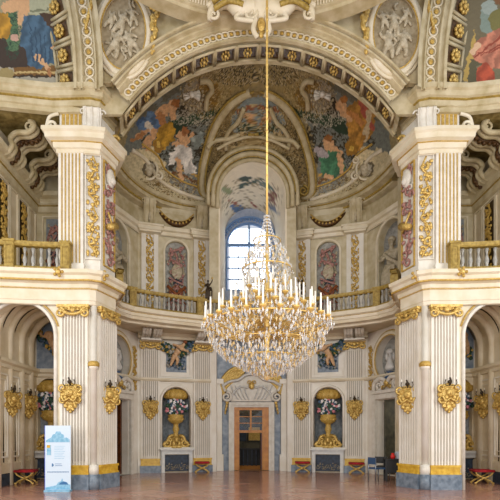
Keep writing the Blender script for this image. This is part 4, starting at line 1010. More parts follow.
# ------------------------------------------------------------------ gilded sconces
def sconce_thing(p, rz, lab):
    t = thing('candle_sconce', lab, 'sconce', p, rz, 'gilded trophy sconces')
    m = MB()
    for i in range(12):
        a = 2*PI*i/12; m.ball((.27*math.cos(a), -.05, .31*math.sin(a)), (.11, .06, .1), 8, 5)
    m.ball((0, -.04, 0), (.27, .09, .3), 12, 7)
    for s in (-1, 1): m.spiral(s*.26, -.12, .22, .14, 1.2, s, -PI/2, .045).spiral(s*.24, -.12, -.2, .13, 1.2, -s, PI/2, .045)
    build('backplate', m, 'gold', t)
    m = MB().ball((0, -.16, .05), (.13, .1, .15), 10, 6).ball((0, -.25, .02), (.035, .05, .05), 6, 4)
    for s in (-1, 1): m.ball((s*.13, -.2, -.1), (.07, .06, .08), 8, 5).tube(bez([(0, -.2, -.12), (s*.16, -.24, -.22), (s*.26, -.2, -.06)]), .035, 5)
    build('mask', m, 'gold', t)
    m = MB()
    for k, (x, z, r) in enumerate(((0, -.42, .1), (-.09, -.5, .06), (.08, -.5, .06), (0, -.58, .05), (-.16, -.38, .08), (.16, -.38, .08))): m.ball((x, -.08, z), (r, .06, r*1.1), 8, 5)
    build('pendant_leaf', m, 'gold', t)
    m = MB()
    for s in (-1, 1):
        m.tube(bez([(s*.05, -.14, .3), (s*.16, -.22, .3), (s*.2, -.24, .38), (s*.18, -.24, .46)]), .012, 5)
        m.tube([(s*.18, -.24, .46), (s*.18, -.24, .48)], .03, 8)
    m.tube(bez([(0, -.12, .3), (.02, -.2, .42), (-.02, -.2, .56)]), .03, 5).ball((0, -.16, .42), (.08, .05, .07), 8, 5)
    a_ = build('branch', m, 'bronze_dark', t)
    build('candles', MB().tube([(-.18, -.24, .48), (-.18, -.24, .58)], .012, 6).tube([(.18, -.24, .48), (.18, -.24, .58)], .012, 6), 'candle', a_)
    return t
def face_at(p0, p1, f, z, lift):
    b = bay(p0, p1); return at(b, b[2]*f, z, -lift), b[1]
SL = []
for (b, u, w_) in spots: SL.append((at(b, u, 2.84, -.1), b[1], 'on the back wall pilaster '+w_))
for s, side in ((-1, 'left'), (1, 'right')):
    o1 = ((-5.97, 13.5), (-5.1, 13.5)) if s < 0 else ((5.1, 13.5), (5.97, 13.5)); i1 = ((-4.89, 13.6), (-4.6, 14.42)) if s < 0 else ((4.6, 14.42), (4.89, 13.6))
    p, a = face_at(*o1, .42 if s < 0 else .58, 2.83, .1); SL.append((p, a, 'on the outer face of the %s clustered pier' % side))
    p, a = face_at(*i1, .5, 2.83, .1); a = a*.45; SL.append((p, a, 'on the inner face of the %s clustered pier' % side))
    for y, w_ in ((14.75, 'nearest the picture edge'), (15.9, 'nearer the fireplace')):
        SL.append(((s*8.08, y, 2.76), -s*PI/2*.75, 'on the outer wall of the %s passage, %s' % (side, w_)))
s0 = None
for p, a, w_ in SL:
    lab = 'gilded trophy sconce '+w_
    if s0 is None: s0 = sconce_thing(p, a, lab); s0.scale = (.88, .88, .88)
    else: copy_tree(s0, p, a, lab)

# ------------------------------------------------------------------ stools
def stool_thing(p, rz, lab):
    t = thing('folding_stool', lab, 'stool', p, rz, 'red cushioned folding stools')
    m = MB().box(-.3, .3, -.2, .2, .4, .47); m.tube([(-.3, -.2, .44), (.3, -.2, .44), (.3, .2, .44), (-.3, .2, .44)], .045, 8, True)
    build('cushion', m, 'red_velvet', t)
    for y in (-.18, .18):
        for s in (-1, 1):
            g = MB().tube(bez([(s*.28, y, 0), (s*.2, y, .1), (0, y, .2), (-s*.2, y, .3), (-s*.28, y, .4)]), .028, 6); g.ball((s*.28, y, .035), (.045, .04, .035), 8, 4)
            build('leg', g, 'gold', t)
    build('stretcher', MB().tube([(0, -.19, .2), (0, .19, .2)], .025, 6).ball((0, -.2, .2), .05, 8, 5), 'gold', t)
    return t
ST = [((-2.2, 19.72, 0), .1, 'before the pilaster right of the left fireplace'), ((2.2, 19.72, 0), -.1, 'before the pilaster left of the right fireplace'), ((4.4, 19.1, 0), -.2, 'before the pilaster right of the right fireplace'),
      ((-7.7, 15.0, 0), .1, 'in the left side passage left of the banner'), ((7.55, 15.1, 0), -.1, 'in the right side passage behind the right pier')]
st0 = None
for p, a, w_ in ST:
    lab = 'gilded folding stool with red cushion '+w_
    if st0 is None: st0 = stool_thing(p, a, lab)
    else: copy_tree(st0, p, a, lab)

# ------------------------------------------------------------------ information banner
t = thing('information_banner', 'white and pale blue upright information banner before the left pier', 'banner', (-5.83, 12.98, 0), .06)
build('panel', MB().box(-.36, .36, -.012, .012, .05, 1.9), 'banner_white', t)
build('edge_strip', MB().box(-.375, -.36, -.014, .014, .05, 1.9), 'banner_edge', t)
build('base_foot', MB().box(-.36, .36, -.13, .13, 0, .05), 'banner_blue', t)
r = random.Random(2); m = MB(); T0 = [(-.36, 1.4)]
m.plate([(-.33, 1.42), (.33, 1.42), (.33, 1.5), (.24, 1.56), (.18, 1.54), (.16, 1.64), (.1, 1.66), (.06, 1.73), (-.05, 1.73), (-.08, 1.66), (-.15, 1.64), (-.18, 1.56), (-.26, 1.52), (-.33, 1.47)], [], -.02, -.012)
build('building_picture', m, 'banner_blue', t)
build('fill_panel', MB().plate([(-.35, .06), (.35, .06), (.35, .2), (.3, .2), (.25, .27), (.14, .3), (.12, .38), (.09, .3), (0, .26), (-.04, .18), (-.35, .12)], [], -.02, -.012), 'banner_blue', t)
m = MB().box(-.17, -.14, -.02, -.012, .72, .81).box(-.14, -.12, -.02, -.012, .74, .78)
for z, a, b in ((.79, -.08, .1), (.74, -.08, .12), (.56, -.3, .3)): m.box(a, b, -.018, -.012, z, z+.012)
for k in range(14): m.box(-.3+k*.045, -.28+k*.045, -.018, -.012, .55, .575)
m.plate([(.02, .2), (.3, .2), (.24, .27), (.15, .29), (.08, .26)], [], -.025, -.02)
build('lettering', m, 'banner_dark', t)
build('map_picture', MB().box(-.31, -.2, -.02, -.012, 1.05, 1.34), 'banner_blue', t); build('yellow_patch', MB().box(-.31, -.22, -.024, -.02, 1.26, 1.34), 'yellow_marble', t)
m = MB()
for k in range(8): m.box(-.1, .2-.03*(k % 3), -.018, -.012, 1.3-k*.05, 1.308-k*.05)
build('text_lines', m, 'banner_blue', t)

# ------------------------------------------------------------------ desk group beside the right pier
t = thing('reception_table', 'small dark table beside the right pier in front of the side doorway', 'table', (5.0, 16.0, 0), -.2)
build('table_top', MB().box(-.42, .42, -.3, .3, .76, .8), 'dark', t)
for x in (-.38, .38):
    for y in (-.26, .26): build('leg', MB().box(x-.03, x+.03, y-.03, y+.03, 0, .76), 'dark', t)
build('front_panel', MB().box(-.35, .35, -.25, -.23, .3, .76), 'dark', t)
t = thing('paper_stack', 'pale stack of leaflets standing on the dark table', 'papers', (5.1, 15.95, .8)); build('box', MB().box(-.14, .14, -.1, .1, 0, .22), 'paper', t); build('sheet', MB().box(-.12, .12, -.09, .09, .22, .25), 'banner_white', t)
t = thing('leaflet_holder', 'bright red object on the dark table beside the leaflets', 'holder', (4.82, 15.85, .8)); build('body', MB().lathe([(.07, 0), (.09, .1), (.05, .14), (.06, .2)], 0, 0, 12), 'bright_red', t)
def chair(p, rz, lab, c):
    t = thing('office_chair', lab, 'chair', p, rz)
    build('seat', MB().box(-.24, .24, -.23, .23, .43, .48).tube([(-.22, -.21, .46), (.22, -.21, .46), (.22, .21, .46), (-.22, .21, .46)], .03, 6, True), c, t)
    build('backrest', MB().box(-.22, .22, .2, .24, .6, .84), c, t)
    for x in (-.21, .21):
        for y, h in ((-.2, .44), (.22, .84)): build('leg', MB().tube([(x, y, 0), (x, y, h)], .018, 6), 'metal_grey', t)
chair((4.32, 16.0, 0), 1.9, 'blue seated metal chair standing left of the dark table by the right pier', 'chair_blue')
chair((4.75, 16.75, 0), 2.6, 'black chair behind the blue one in front of the right side doorway', 'dark')
for s, db, nm in ((-1, DL, 'left'), (1, DR, 'right')):
    L = db[2]; dc = L*.5-.2 if s < 0 else L*.5+.2
    mx = bay_mx(db, dc)
    m = MB().box(-.7 if s > 0 else .3, -.3 if s > 0 else .7, .3, .36, .02, 3.08)
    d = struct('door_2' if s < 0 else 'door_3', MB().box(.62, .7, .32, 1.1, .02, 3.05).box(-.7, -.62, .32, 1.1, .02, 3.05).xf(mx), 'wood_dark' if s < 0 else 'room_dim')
    t = thing('overdoor_crest', 'white scrolled stucco crest over the %s side doorway' % nm, 'crest', at(db, dc, 3.45), db[1])
    m = MB().box(-.9, .9, -.2, 0, -.1, .02)
    for q in (-1, 1): m.spiral(q*.5, -.12, .22, .24, 1.4, q, PI/2, .08).tube(bez([(0, -.15, .3), (q*.3, -.2, .5), (q*.75, -.15, .35), (q*.85, -.12, .05)]), .09, 6)
    build('scroll_moulding', m, 'white_stucco', t)
    build('gilded_mask', MB().ball((0, -.2, .28), (.12, .08, .15)).spiral(-.2, -.2, .1, .1, 1, 1, 0, .035).spiral(.2, -.2, .1, .1, 1, -1, PI, .035), 'gold', t)
    t = thing('gilded_crest', 'gilded foliage climbing beside the round recess over the %s side doorway' % nm, 'ornament', at(db, dc+(1.15 if s < 0 else -1.15), 3.55), db[1])
    build('foliage', foliage_strip(1.9, .3, 8), 'gold_flat', t)
t = thing('dark_picture', 'dark picture in a light frame glimpsed through the right side doorway', 'picture', at(DR, DR[2]*.5, 1.75, 2.12), DR[1])
build('canvas', MB().plate(ell(0, .5, .38, .55), [], -.03, 0), 'dark_blue', t); build('frame', MB().ering(0, -.04, .5, .42, .6, .06), 'relief_grey', t)

# ------------------------------------------------------------------ figures: statues, busts, statuettes
def figure(name, pts, edges, mm, parent, sub=2):
    me = bpy.data.meshes.new(name); me.from_pydata([p[:3] for p in pts], edges, []); me.update(); me.materials.append(M[mm])
    o = bpy.data.objects.new(name, me); COL.objects.link(o); o.parent = parent
    sk = o.modifiers.new('skin', 'SKIN'); sk.use_smooth_shade = True
    for i, p in enumerate(pts):
        r = p[3]; o.data.skin_vertices[0].data[i].radius = (r, r) if not isinstance(r, tuple) else r
    o.data.skin_vertices[0].data[0].use_root = True
    sb = o.modifiers.new('smooth', 'SUBSURF'); sb.levels = sub; sb.render_levels = sub
    return o
def statue(p, rz, lab, s, mm='relief_grey', sc=1.0, name='draped_statue', cat='statue'):
    t = thing(name, lab, cat, p, rz); t.scale = (sc, sc, sc)
    P = [(0, 0, 1.05, .18), (0, 0, 1.3, .15), (0, 0, 1.52, .2), (0, -.02, 1.68, .07), (0, -.03, 1.76, .06), (0, -.05, 1.88, .11), (0, -.04, 1.97, .09),
         (s*.2, 0, 1.56, .09), (s*.36, -.08, 1.36, .07), (s*.22, -.24, 1.28, .055), (s*.08, -.28, 1.36, .05),
         (-s*.2, 0, 1.56, .09), (-s*.36, -.02, 1.72, .07), (-s*.46, -.1, 1.95, .055), (-s*.47, -.12, 2.07, .045),
         (s*.1, 0, .9, .15), (s*.12, -.03, .5, .12), (s*.13, .02, .1, .08), (s*.15, -.1, .04, .06),
         (-s*.1, -.02, .9, .15), (-s*.16, -.14, .52, .12), (-s*.12, 0, .12, .08), (-s*.13, -.12, .04, .06)]
    E = [(0, 1), (1, 2), (2, 3), (3, 4), (4, 5), (5, 6), (2, 7), (7, 8), (8, 9), (9, 10), (2, 11), (11, 12), (12, 13), (13, 14), (0, 15), (15, 16), (16, 17), (17, 18), (0, 19), (19, 20), (20, 21), (21, 22)]
    figure('body', P, E, mm, t)
    m = MB()
    for k in range(9):
        a = -.7+1.4*k/8; m.tube(bez([(.2*math.sin(a), -.12, 1.15), (.27*math.sin(a)+s*.03, -.2, .8), (.33*math.sin(a), -.17, .45), (.36*math.sin(a), -.1, .03)], 4), .055, 6)
    m.tube(bez([(s*.2, -.1, 1.5), (0, -.22, 1.3), (-s*.25, -.12, 1.1), (-s*.3, .05, .9)], 5), .07, 6)
    m.tube(bez([(-s*.3, .05, 1.3), (-s*.42, .02, .9), (-s*.4, .05, .4), (-s*.34, .05, .05)], 5), .075, 6)
    build('robe', m, mm, t)
    build('pedestal', MB().lathe([(.34, -.2), (.34, -.14), (.3, -.1), (.3, .02)], 0, 0, 16), mm, t)
    build('face', MB().ball((0, -.165, 1.87), (.02, .03, .03), 6, 4).ball((-.04, -.145, 1.9), (.018, .012, .012), 6, 4).ball((.04, -.145, 1.9), (.018, .012, .012), 6, 4).ball((0, -.15, 1.82), (.03, .015, .01), 6, 4), mm, t)
    build('hair', MB().ball((0, .0, 1.95), (.13, .13, .11), 10, 6).ball((0, .1, 1.86), (.09, .07, .08), 8, 5), mm, t)
    return t
for s, db, nm in ((-1, DL, 'left'), (1, DR, 'right')):
    L = db[2]; dc = L*.5-.2 if s < 0 else L*.5+.2
    statue(at(db, dc, 7.0, .1), db[1]*.7 if s < 0 else db[1]*.7, 'grey draped stucco statue with raised arm in the %s upper niche' % nm, -s, sc=1.3)
    t = thing('portrait_bust', 'white marble bust on blue socle in the %s round recess' % nm, 'bust', at(db, dc, 3.92, .0), db[1]*.6)
    build('socle', MB().lathe([(.22, 0), (.22, .07), (.12, .12), (.1, .24), (.16, .28)], 0, 0, 14), 'chair_blue', t)
    figure('torso', [(0, 0, .45, .2), (0, 0, .62, .13), (0, -.01, .78, .08), (0, -.03, .95, .14), (0, -.02, 1.06, .1), (.2, 0, .52, .1), (-.2, 0, .52, .1), (0, 0, .3, .13)], [(0, 1), (1, 2), (2, 3), (3, 4), (0, 5), (0, 6), (0, 7)], 'white_marble', t)
    build('face', MB().ball((0, -.18, .93), (.025, .04, .04), 6, 4).ball((-.05, -.15, .97), (.02, .015, .015), 6, 4).ball((.05, -.15, .97), (.02, .015, .015), 6, 4).ball((0, -.155, .86), (.035, .015, .012), 6, 4), 'white_marble', t)
    build('wig', MB().ball((0, .03, 1.08), (.17, .17, .14), 10, 6).ball((-.14, .04, .9), (.07, .09, .18), 8, 5).ball((.14, .04, .9), (.07, .09, .18), 8, 5), 'white_marble', t)
for s, nm in ((-1, 'left'), (1, 'right')):
    x = -1.86 if s < 0 else 2.0
    q = statue((x, 18.45, 7.22), 0, 'small dark statuette holding a light, on the balcony rail %s of the window' % nm, s, 'bronze_dark', .38, 'torch_statuette', 'statuette')
    build('torch', MB().lathe([(.05, 2.08), (.1, 2.2), (.03, 2.35)], -s*.47, -.12, 8), 'gold', q)

# ------------------------------------------------------------------ upper wall ornaments
r0 = None
gp = [(NL, UL[0]-.02, 'left of the left trophy panel'), (NL, UL[2]-.03, 'between the left trophy panel and the window'), (NR, UR[0]+.03, 'between the window and the right trophy panel'), (NR, UR[2]+.02, 'right of the right trophy panel')]
for i, (b, u, w_) in enumerate(gp):
    lab = 'upper pilaster strip with gilded foliage, '+w_
    p = at(b, u, GAL)
    if r0 is None:
        r0 = thing('foliage_pilaster', lab, 'pilaster', p, b[1], 'foliage pilasters of the gallery')
        build('shaft', MB().plate(rect(-.36, .36, 0, 4.1), [rect(-.17, .17, .5, 3.9)], -.1, 0).box(-.4, .4, -.14, 0, 0, .35), 'cream', r0)
        build('panel_ground', MB().box(-.17, .17, -.03, 0, .5, 3.9), 'cream', r0)
        build('gilded_foliage', foliage_strip(3.2, .42, 5).xf(Matrix.Translation((0, -.03, .62))), 'gold', r0)
        build('cap', MB().box(-.46, .46, -.34, 0, 3.86, 3.94).box(-.52, .52, -.4, 0, 3.94, 4.1).box(-.56, .56, -.44, 0, 4.1, 4.18), 'cornice', r0)
    else: copy_tree(r0, p, b[1], lab)
for nm, b, un in (('left', NL, UL[1]), ('right', NR, UR[1])):
    t = thing('trophy_panel', 'grey arched panel with pink and bronze trophy relief, gallery wall %s of the window' % nm, 'panel', at(b, un, GAL+.35), b[1])
    m = MB().plate(arch(0, 1.14, 0, 3.45, 16, .57), [arch(0, .98, .08, 3.37, 16, .49)], -.05, 0)
    build('frame', m, 'cornice', t)
    trophy_parts(3.2, 1.0, 6, t)
for s, nm in ((-1, 'left'), (1, 'right')):
    t = thing('trophy_panel', 'trophy relief in the end wall panel of the %s outer gallery' % nm, 'panel', (s*7.45, 16.7, 7.05))
    build('ground', MB().box(-.3, .3, -.0, .04, 0, 2.6), 'grey_panel', t); trophy_parts(2.5, .62, 12, t)
    gb = bay((-8.12, 13.0), (-8.12, 16.75)) if s < 0 else bay((8.12, 16.75), (8.12, 13.0))
    for k, (q, w_) in enumerate(((1.31, 'nearest the picture edge'), (2.66, 'nearer the pier'))):
        u = q if s < 0 else gb[2]-q
        t = thing('foliage_ornament', 'gilded foliage strip on the %s outer gallery wall, %s' % (nm, w_), 'ornament', at(gb, u, 6.95, -.0), gb[1])
        build('ground', MB().box(-.25, .25, -.02, 0, 0, 2.75), 'bronze_dark', t)
        build('gilded_foliage', foliage_strip(2.7, .42, 9).xf(Matrix.Translation((0, -.02, 0))), 'gold_flat', t)
# consoles under the main cornice and under the balcony
k0 = None
CS = [(NL, UL[0]-.05, 'left of the left trophy panel'), (NL, UL[2]-.05, 'left of the window vault'), (NR, UR[0]+.05, 'right of the window vault'), (NR, UR[2]+.05, 'right of the right trophy panel')]
for b, u, w_ in CS:
    lab = 'scrolled stucco console under the dome cornice, '+w_
    p = at(b, u, 10.7)
    if k0 is None:
        k0 = thing('cornice_console', lab, 'console', p, b[1], 'consoles under the dome cornice')
        build('scroll', console(.5, .95, .55), 'vault_light', k0)
        build('pearl_band', MB().tube([(0, -.2-.3*t/8, .15+.7*t/8) for t in range(9)], .05, 5), 'relief_grey', k0)
    else: copy_tree(k0, p, b[1], lab)
k1 = None
for b, u, w_ in spots:
    lab = 'white twin console above the pilaster '+w_
    p = at(b, u, 5.72, -.15)
    if k1 is None:
        k1 = thing('balcony_console', lab, 'console', p, b[1], 'consoles under the balcony')
        m = MB()
        for x in (-.22, .22):
            for q in range(3): m.tube(bez([(x-.12+.12*q, -.02, 0), (x-.12+.12*q, -.3, .02), (x-.12+.12*q, -.5, .12), (x-.12+.12*q, -.85, .14), (x-.12+.12*q, -1.1, .28)]), .075, 6)
        build('scroll', m, 'white_stucco', k1)
        build('abacus', MB().box(-.42, .42, -.5, 0, -.06, .0), 'white_stucco', k1)
    else: copy_tree(k1, p, b[1], lab)
for nm, b, un in (('left', NL, UL[1]), ('right', NR, UR[1])):
    t = thing('festoon', 'dull gilded festoon hanging between the cornice consoles on the %s' % nm, 'festoon', at(b, un, 10.78, -.1), b[1])
    P = bez([(-.75, 0, .55), (-.4, -.05, .22), (0, -.08, .1), (.4, -.05, .22), (.75, 0, .55)]); n = len(P)
    build('swag', MB().tube(P, [.03+.1*math.sin(PI*i/(n-1)) for i in range(n)], 8), 'dark_gold', t)
    g = MB().tube([p+Vector((0, -.05, .1)) for p in P], .025, 5)
    for i in range(3, n-3, 3): g.ball(P[i]+Vector((0, -.1, 0)), .05, 6, 4)
    build('leaf_trim', g, 'gold_flat', t)
    # painted panel with a child and garland above the niche
    t = thing('garland_relief', 'painted stucco child with fruit garland over the %s niche of the back wall' % nm, 'relief', at(b, un, 4.3), b[1])
    build('panel_frame', frame(MB(), -.6, .6, .0, 1.35, .09, -.05, 0), 'cream', t)
    build('panel_ground', MB().box(-.45, .45, -.02, 0, .12, 1.3), 'blue_marble', t)
    s = -1 if nm == 'left' else 1
    P = [(0, -.24, .98, .14), (s*-.14, -.24, 1.15, .12), (s*-.24, -.26, 1.27, .06), (s*-.34, -.28, 1.36, .12), (s*-.3, -.26, 1.08, .06), (s*-.5, -.28, 1.0, .05), (s*.02, -.28, 1.25, .06), (s*.22, -.3, 1.3, .045), (s*.14, -.26, .8, .11), (s*.22, -.28, .55, .08), (s*.3, -.26, .34, .05), (s*.1, -.24, .84, .1), (s*-.02, -.3, .62, .08), (s*.04, -.28, .38, .05)]
    figure('child_body', P, [(0, 1), (1, 2), (2, 3), (1, 4), (4, 5), (1, 6), (6, 7), (0, 8), (8, 9), (9, 10), (0, 11), (11, 12), (12, 13)], 'flesh', t)
    build('hair', MB().ball((s*-.35, -.25, 1.42), (.1, .1, .08), 8, 5), 'rust', t)
    rr = random.Random(3); ms = [MB(), MB(), MB(), MB()]
    for k in range(170):
        a = rr.random(); x = -.75+1.5*a; z = .95+.35*(abs(x)/.75)+rr.uniform(-.22, .22); ms[[0, 0, 1, 2, 3][k % 5]].ball((x, -.15+rr.uniform(-.05, .05), z), rr.uniform(.05, .095), 6, 4)
    for k in range(60): ms[[0, 1, 2][k % 3]].ball((rr.uniform(-.4, .4), -.1, rr.uniform(.25, .9)), rr.uniform(.035, .07), 6, 4)
    build('leaves', ms[0], 'leaf', t); build('blue_flowers', ms[1], 'blue_cloth', t); build('pale_flowers', ms[2], 'stone_grey', t); build('fruit', ms[3], 'gold_flat', t)
for s, nm in ((-1, 'left'), (1, 'right')):
    t = thing('garland_relief', 'painted panel with flower garland at the end of the %s side passage' % nm, 'relief', (s*7.6, 16.7, 4.1))
    build('panel_ground', MB().plate(arch(0, 1.0, 0, 1.75), [], -.02, .02), 'blue_marble_pale', t); build('panel_frame', MB().plate(arch(0, 1.16, -.08, 1.83), [arch(0, 1.0, 0, 1.75)], -.05, .02), 'cream', t)
    figure('child_body', [(.1, -.15, 1.0, .13), (.02, -.15, 1.2, .12), (.0, -.15, 1.38, .11), (.2, -.17, .75, .09), (.22, -.15, .5, .05), (-.2, -.18, 1.15, .05), (-.3, -.18, 1.3, .04), (.24, -.16, 1.2, .05)], [(0, 1), (1, 2), (0, 3), (3, 4), (1, 5), (5, 6), (1, 7)], 'flesh', t)
    rr = random.Random(6); ms = [MB(), MB(), MB()]
    for k in range(70):
        a = rr.random(); x = -.42+.84*a; z = 1.25-.75*a+rr.uniform(-.2, .2); ms[k % 3].ball((x, -.08, z), rr.uniform(.04, .085), 6, 4)
    build('leaves', ms[0], 'leaf', t); build('blue_flowers', ms[1], 'blue_cloth', t); build('fruit', ms[2], 'gold_flat', t)
    # S-shaped brackets of the outer gallery ceiling
    for k, (y, w_) in enumerate(((14.35, 'nearest the picture edge'), (15.75, 'beside the pier'))):
        t = thing('ceiling_bracket', 'ribbed S-shaped stucco bracket under the %s gallery ceiling, %s' % (nm, w_), 'bracket', (s*8.0, y, 10.5), 0)
        P = bez([(s*.05, 0, -.15), (s*-.2, 0, -.1), (s*-.36, 0, .1), (s*-.3, 0, .32), (s*-.5, 0, .5), (s*-.85, 0, .52), (s*-1.05, 0, .7), (s*-.9, 0, .9)], 6)
        m = MB(); g = MB()
        for q in range(5):
            (g if q == 2 else m).tube([p+Vector((0, -.4+.2*q, 0)) for p in P], .085, 6)
        m.spiral(P[-1].x, -.4, .72, .2, 1.5, s, PI/2, .05)
        build('ribs', m, 'vault_light', t)
        for p in P[2::3]: g.ball(p+Vector((0, 0, -.07)), .08, 6, 4)
        build('bead_row', g, 'dark_gold', t)

# ------------------------------------------------------------------ balustrades
def path_len(P):
    d = [0]
    for a, b in zip(P, P[1:]): d.append(d[-1]+(Vector(b)-Vector(a)).length)
    return d
def path_at(P, D, t):
    for i in range(len(P)-1):
        if t <= D[i+1] or i == len(P)-2:
            f = (t-D[i])/(D[i+1]-D[i]); a, b = Vector(P[i]), Vector(P[i+1]); d = b-a
            return a+d*f, math.atan2(d.y, d.x)
def balustrade(lab, P, z, peds, step, h=.74):
    c = P[len(P)//2]; t = thing('balustrade', lab, 'balustrade', (c[0], c[1], z)); D = path_len(P)
    Q = [(x-c[0], y-c[1]) for x, y in P]
    build('handrail', MB().sweep(Q, [(-.1, h-.14), (.07, h-.14), (.1, h-.1), (.11, h-.01), (.08, h), (-.1, h), (-.1, h-.1)]), 'ochre_rail', t)
    build('base_rail', MB().sweep(Q, [(-.09, 0), (.1, 0), (.1, .06), (.07, .1), (-.09, .1), (-.09, 0)]), 'ochre_rail', t)
    b0 = None; pd = [D[-1]*f for f in peds]
    prof = [(.05, .1), (.045, .14), (.035, .17), (.06, .24), (.065, .3), (.045, .38), (.028, .46), (.035, .54), (.05, .58), (.05, .64)]
    for q in pd:
        p, a = path_at(Q, D, q); m = MB().box(-.13, .13, -.13, .11, 0, h+.01).box(-.16, .16, -.15, .12, h-.05, h+.02)
        frame(m, -.07, .07, .16, h-.16, .025, -.15, -.13)
        build('pedestal', m.xf(Matrix.Translation((p.x, p.y, 0)) @ Matrix.Rotation(a, 4, 'Z')), 'ochre_rail', t)
    n = int(D[-1]/step)
    for i in range(n):
        q = (i+.5)*D[-1]/n
        if any(abs(q-x) < .2 for x in pd): continue
        p, a = path_at(Q, D, q)
        if b0 is None: b0 = o = build('baluster', MB().lathe(prof, 0, 0, 8), 'stone_grey' if i >= 0 else 'gold', t)
        else: o = b0.copy(); COL.objects.link(o); o.parent = t
        o.location = (p.x, p.y, 0)
    return t
bp = [(x*1.0, y+.04) for x, y in BPF]
balustrade('ochre balustrade curving along the apse balcony behind the chandelier', bp, 6.46, (0.02, .155, .345, .44, .56, .655, .845, .98), .19)
balustrade('ochre balustrade of the outer gallery at the left edge', [(-11.5, 12.65), (-9.5, 12.8), (-7.5, 13.02), (-6.35, 13.18), (-5.6, 13.22)], 6.44, (.01, .5, .72, .985), .22, .82)
balustrade('ochre balustrade of the outer gallery at the right edge', [(5.6, 13.22), (6.35, 13.18), (7.5, 13.02), (9.5, 12.8), (11.5, 12.65)], 6.44, (.015, .28, .5, .99), .22, .82)
r0 = None
for x, y, w_ in ((-5.83, 12.98, 'beside the left balustrade end'), (-4.62, 13.3, 'on the left pier corner'), (5.83, 12.98, 'beside the right balustrade end'), (4.62, 13.3, 'on the right pier corner')):
    lab = 'small gilded knob on the entablature edge, '+w_
    if r0 is None:
        r0 = thing('gilded_boss', lab, 'ornament', (x, y, 6.34), 0, 'gilded bosses on the entablature')
        build('boss', MB().ball((0, 0, 0), .09, 8, 5), 'gold', r0); m = MB()
        for a in range(5): m.ball((.12*math.cos(a*1.257), 0, .12*math.sin(a*1.257)), .05, 6, 4)
        build('petals', m, 'gold_flat', r0)
    else: copy_tree(r0, (x, y, 6.34), 0, lab)

# ------------------------------------------------------------------ pendentive ovals, gilded leaves, crown cartouche
for s, nm in ((-1, 'left'), (1, 'right')):
    cx = -3.98 if s < 0 else 3.95
    t = thing('oval_medallion', 'large oval medallion with grey figure relief on the %s pendentive' % nm, 'medallion', (cx, 13.18, 13.35))
    build('frame', MB().ering(0, -.05, 0, .74, 1.18, .09, 44, 8).ering(0, -.02, 0, .86, 1.3, .05, 44, 6), 'cornice', t)
    build('gilded_fillet', MB().ering(0, -.1, 0, .66, 1.09, .025, 44, 6), 'gold_flat', t)
    build('ground', MB().plate(ell(0, 0, .68, 1.12), [], -.03, .02), 'relief_ground', t)
    figs = [(-.22, -.35, .9), (.22, -.3, .85), (-.05, .25, .8), (.28, .45, .6), (-.35, .35, .6)]; rr = random.Random(9+s)
    for fx, fz, sc in figs:
        a = rr.uniform(-.5, .5); ca, sa = math.cos(a), math.sin(a); R = lambda x, z: (fx+sc*(x*ca-z*sa), -.08, fz+sc*(x*sa+z*ca))
        P = [R(0, 0)+(.12*sc,), R(0, .22)+(.12*sc,), R(0, .34)+(.05*sc,), R(.02, .45)+(.09*sc,), R(.18, .2)+(.05*sc,), R(.3, .05)+(.04*sc,), R(-.18, .25)+(.05*sc,), R(-.26, .42)+(.04*sc,), R(.12, -.2)+(.09*sc,), R(.1, -.48)+(.06*sc,), R(-.14, -.2)+(.09*sc,), R(-.22, -.46)+(.06*sc,)]
        figure('relief_figure', P, [(0, 1), (1, 2), (2, 3), (1, 4), (4, 5), (1, 6), (6, 7), (0, 8), (8, 9), (0, 10), (10, 11)], 'relief_grey', t, 1)
    m = MB()
    for k in range(26):
        x = rr.uniform(-.5, .5); z = rr.uniform(-.95, .95)
        if (x/.55)**2+(z/1.0)**2 < 1: m.tube(bez([(x, -.04, z), (x+rr.uniform(-.1, .1), -.07, z+.1), (x+rr.uniform(-.2, .2), -.04, z+.2)], 3), .035, 5)
    build('relief_drapery', m, 'relief_grey', t)
    m = MB()
    for q in (-1, 1): m.spiral(q*.5*1.0+.0, -.1, 1.42, .26, 1.5, q, PI, .07)
    m.spiral(-s*.95, -.1, .95, .3, 1.6, -s, PI/2, .09)
    build('scroll', m, 'vault_light', t)
    t = thing('gilded_leaf_spray', 'gilded leaf spray hanging beside the inner rim of the %s oval medallion' % nm, 'ornament', (cx-s*.9, 13.1, 13.4))
    m = MB(); rr = random.Random(4)
    for k in range(26):
        f = k/25; m.ball((-s*.06+s*.1*f+rr.uniform(-.12, .12)*(1.2-f), -.06, .9-1.55*f), (.1-.04*f, .05, .1), 6, 4)
    build('leaves', m, 'gold', t)
    m = MB(); m.tube(bez([(0, -.02, .95), (-s*.05, -.03, .3), (s*.05, -.02, -.6)]), .03, 5); build('stem', m, 'gold_flat', t)
    t = thing('gilded_leaf_spray', 'gilded leaf spray on the outer upper side of the %s oval medallion' % nm, 'ornament', (cx+s*.82, 13.1, 14.0))
    m = MB()
    for k in range(14): m.ball((s*.02*k, -.06, .5-.08*k), (.09-.004*k, .05, .09), 6, 4)
    build('leaves', m, 'gold', t); build('stem', MB().tube([(0, -.02, .55), (s*.25, -.02, -.55)], .025, 5), 'gold_flat', t)
t = thing('crown_cartouche', 'gilded cartouche with curling leaf wings at the crown of the great arch', 'cartouche', (0, 12.6, 13.3))
m = MB().ball((0, -.05, .3), (.62, .26, .5), 16, 10)
build('shell_boss', m, 'cornice', t)
